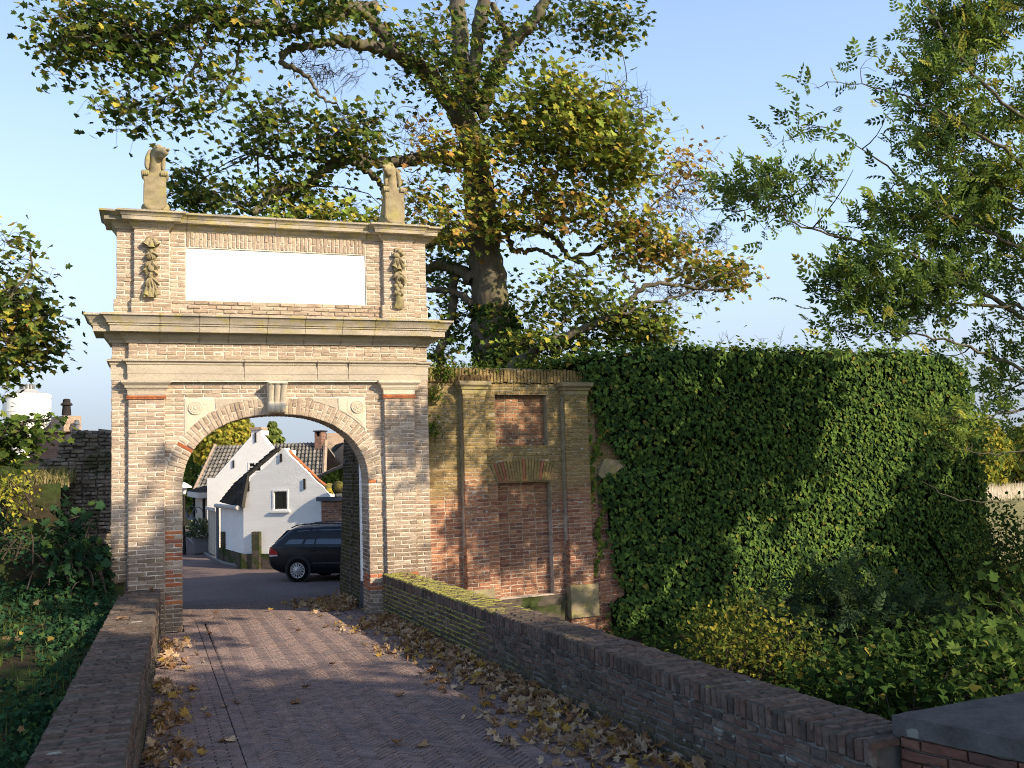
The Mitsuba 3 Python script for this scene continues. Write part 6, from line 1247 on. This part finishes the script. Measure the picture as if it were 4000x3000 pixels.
for k, (x0, x1, Y) in enumerate(((3700, 4150, 62),)):
    a, b = at(x0, 2000, Y), at(x1, 2000, Y); n = 9000; x, y = g.uniform(a[0] - 6, b[0] + 12, n), g.uniform(34, 66, n); z = np.full(n, -1.6); hh = g.uniform(.6, 1.5, n)
    v = np.stack([np.stack([x - .04, y, z], 1), np.stack([x + .04, y, z], 1), np.stack([x + g.normal(0, .15, n), y, z + hh], 1)], 1).reshape(-1, 3)
    putleaves('reed_bed', [(v, np.arange(3 * n).reshape(-1, 3), np.repeat(pick([(.55, .48, .38), (.48, .42, .32), (.60, .50, .42)], n, None, .2, g), 3, 0))], 'leaf_dry', kind='stuff', label='pale dry reeds in the sun beyond the end of the wall')

# ================================================================ fallen leaves
DL = [(.36, .235, .13), (.26, .15, .08), (.42, .30, .18), (.19, .11, .06), (.42, .27, .07), (.30, .22, .15), (.46, .34, .22)]
VL = []
for k in range(14):
    gg = np.random.default_rng(200 + k); tv, tf = MAPLE; v = tv.copy(); v[:, 1] -= .5; v[:, 2] = gg.uniform(-.9, 1.3) * v[:, 0] ** 2 + gg.uniform(-.6, 1.2) * v[:, 1] ** 2 + gg.normal(0, .05, len(v)); v[:, 2] -= v[:, 2].min()
    s_ = tube([(0, -.5, v[1, 2]), (.03, -.75, v[1, 2] + .05), (.02, -1.0, v[1, 2] + .02)], [.012, .010, .008], 4); vv_, ff_ = cat_mesh([(v, tf), s_]); col = np.array(DL[k % 7]) * gg.uniform(.8, 1.15)
    VL.append((mikit.ply((vv_, ff_), 'leaf_dry', color=np.tile(col, (len(vv_), 1)) * gg.uniform(.85, 1.1, (len(vv_), 1))), vv_, ff_, np.tile(col, (len(vv_), 1))))
LV = []
def drop(x, y, z, size, tilt=.35):
    a = g.uniform(0, 2 * PI); M = rotz(a); tl = g.normal(0, tilt, 2); R = np.eye(4); R[:3, :3] = trimesh.transformations.euler_matrix(tl[0], tl[1], 0)[:3, :3]; M = M @ R; M[:3, :3] *= size * np.array([1, 1, 1]); M[:3, 3] = (x, y, z); LV.append((size / math.hypot(x, y, 2.1 - z), M, int(g.integers(14))))
for _ in range(1700):      # the drift along the right parapet
    y = g.uniform(4.2, 14.3); wd = .28 + .22 * math.sin(y * 1.7 + .6) ** 2 + .22 * (y < 8); d = abs(g.normal(0, wd)) * g.uniform(.4, 1); 
    if d < .95: drop(xr(y) - .05 - d, y, .012 + max(0, .09 - d * .16) * g.uniform(0, 1), g.uniform(.055, .10), .6)
for _ in range(460):       # heaps along the left parapet
    c = g.choice([5.9, 6.6, 7.2, 8.2, 9.4, 10.6, 12.2, 13.3], p=[.15, .15, .17, .13, .12, .1, .09, .09]); y = c + g.normal(0, .26); d = abs(g.normal(0, .17)); drop(xl(y) + .05 + d, y, .012 + max(0, .07 - d * .16) * g.uniform(0, 1), g.uniform(.055, .10), .6)
for _ in range(600):       # the heap at the foot of the passage pier
    d = g.normal(0, 1, 2) * [.28, .6]; x, y = 2.82 + d[0], 16.4 + d[1]
    if x < 3.0: drop(x, y, zroad(y) + .015 + max(0, .16 - 1.0 * abs(3.0 - x)) * g.uniform(0, 1), g.uniform(.07, .11), .7)
for x, y in ((640, 2760), (870, 2900), (905, 2895), (580, 2590), (612, 2690), (1140, 2420), (1165, 2470), (1060, 2385), (1300, 2600), (700, 2470), (740, 2610), (760, 2690), (650, 2850), (745, 2920), (760, 2700), (930, 2750), (1200, 2690), (1190, 2340), (1560, 2720), (1650, 2640), (830, 2420), (842, 2400), (820, 2480)): p = onz(x, y); drop(p[0], p[1], .012, g.uniform(.075, .10), .25)
for x, y in ((1160, 2748), (1546, 2911), (1655, 2916)): p = onz(x, y); drop(p[0], p[1], .012, .11, .15)
for y in (14.0, 13.2, 13.75): drop(xr(y) + g.uniform(.1, .3), y, .615, .10)
drop(xl(11.6) - .33, 11.6, .615, .12); drop(xl(14.2) - .1, 14.2, .615, .10)
LV.sort(key=lambda t: -t[0]); rest = []
for i, (_, M, k) in enumerate(LV):
    if i < 300:
        on = M[2, 3] > .5; key = put('fallen_leaf', VL[k][0], 'leaf_dry', M=M)
        x, y = M[0, 3], M[1, 3]; side = 'top' if on else 'right' if x > xr(y) - 1.0 else 'left' if x < xl(y) + .75 else 'road'
        cw = ['tan', 'reddish brown', 'pale buff', 'dark brown', 'golden yellow', 'greyish', 'cream'][k % 7]; tag(key, {'top': cw + ' maple leaf lying on top of the brick bridge parapet', 'right': cw + ' curled maple leaf in the drift along the right bridge parapet', 'left': cw + ' curled maple leaf in the heaps along the left bridge parapet', 'road': 'lone ' + cw + ' maple leaf lying out on the herringbone bricks'}[side], 'leaf', {'top': 'leaves on the parapets', 'right': 'fallen leaves along the right parapet', 'left': 'fallen leaves along the left parapet', 'road': 'lone fallen leaves on the road'}[side] + ', ' + cw)
    else: rest.append((VL[k][1] @ M[:3, :3].T + M[:3, 3], VL[k][2], VL[k][3]))
putleaves('fallen_leaves', rest, 'leaf_dry', kind='stuff', label='drifts and heaps of dry brown leaves lying farther off on the road')
shade_tree(7.0, -4.0, -2, [(5.4, -5.2, 8.0, 2.3, 4.6, 1.6, 420), (4.6, -.4, 7.6, 1.8, 2.6, 1.2, 190), (8.6, 3.5, 8.0, .75, 1.3, .6, 46), (8.1, -4.6, 8.1, 1.3, 3.6, .9, 190)], 'leafy tree standing right of the bridge behind the viewer', 71, dens=1.3)
shade_tree(11.5, -7.5, -2, [(10.8, -6.6, 8.2, 2.8, 3.3, 1.4, 460), (11.2, -3.6, 8.4, 2.4, .9, .8, 36), (13.0, -9.8, 8.4, 3.0, 3.2, 1.6, 300), (10.3, -11.5, 8.0, 4.0, 3.0, 1.6, 260)], 'leafy tree standing farther right behind the viewer', 72, dens=1.4)
shade_tree(15.0, 7.0, -2, [(14.0, 7.6, 6.4, 1.2, 1.1, 1.5, 70), (15.1, 9.2, 6.7, 1.0, .9, 1.3, 80), (15.6, 5.0, 5.0, 1.4, 1.6, 1.0, 46), (18.2, 6.4, 4.4, 1.5, 1.5, .7, 50)], 'leafy tree right of the ash tree', 73)
shade_tree(20.0, 8.5, -2, [(20.2, 9.2, 4.7, 1.8, 1.8, 1.5, 150)], 'leafy tree at the far right of the moat', 74)
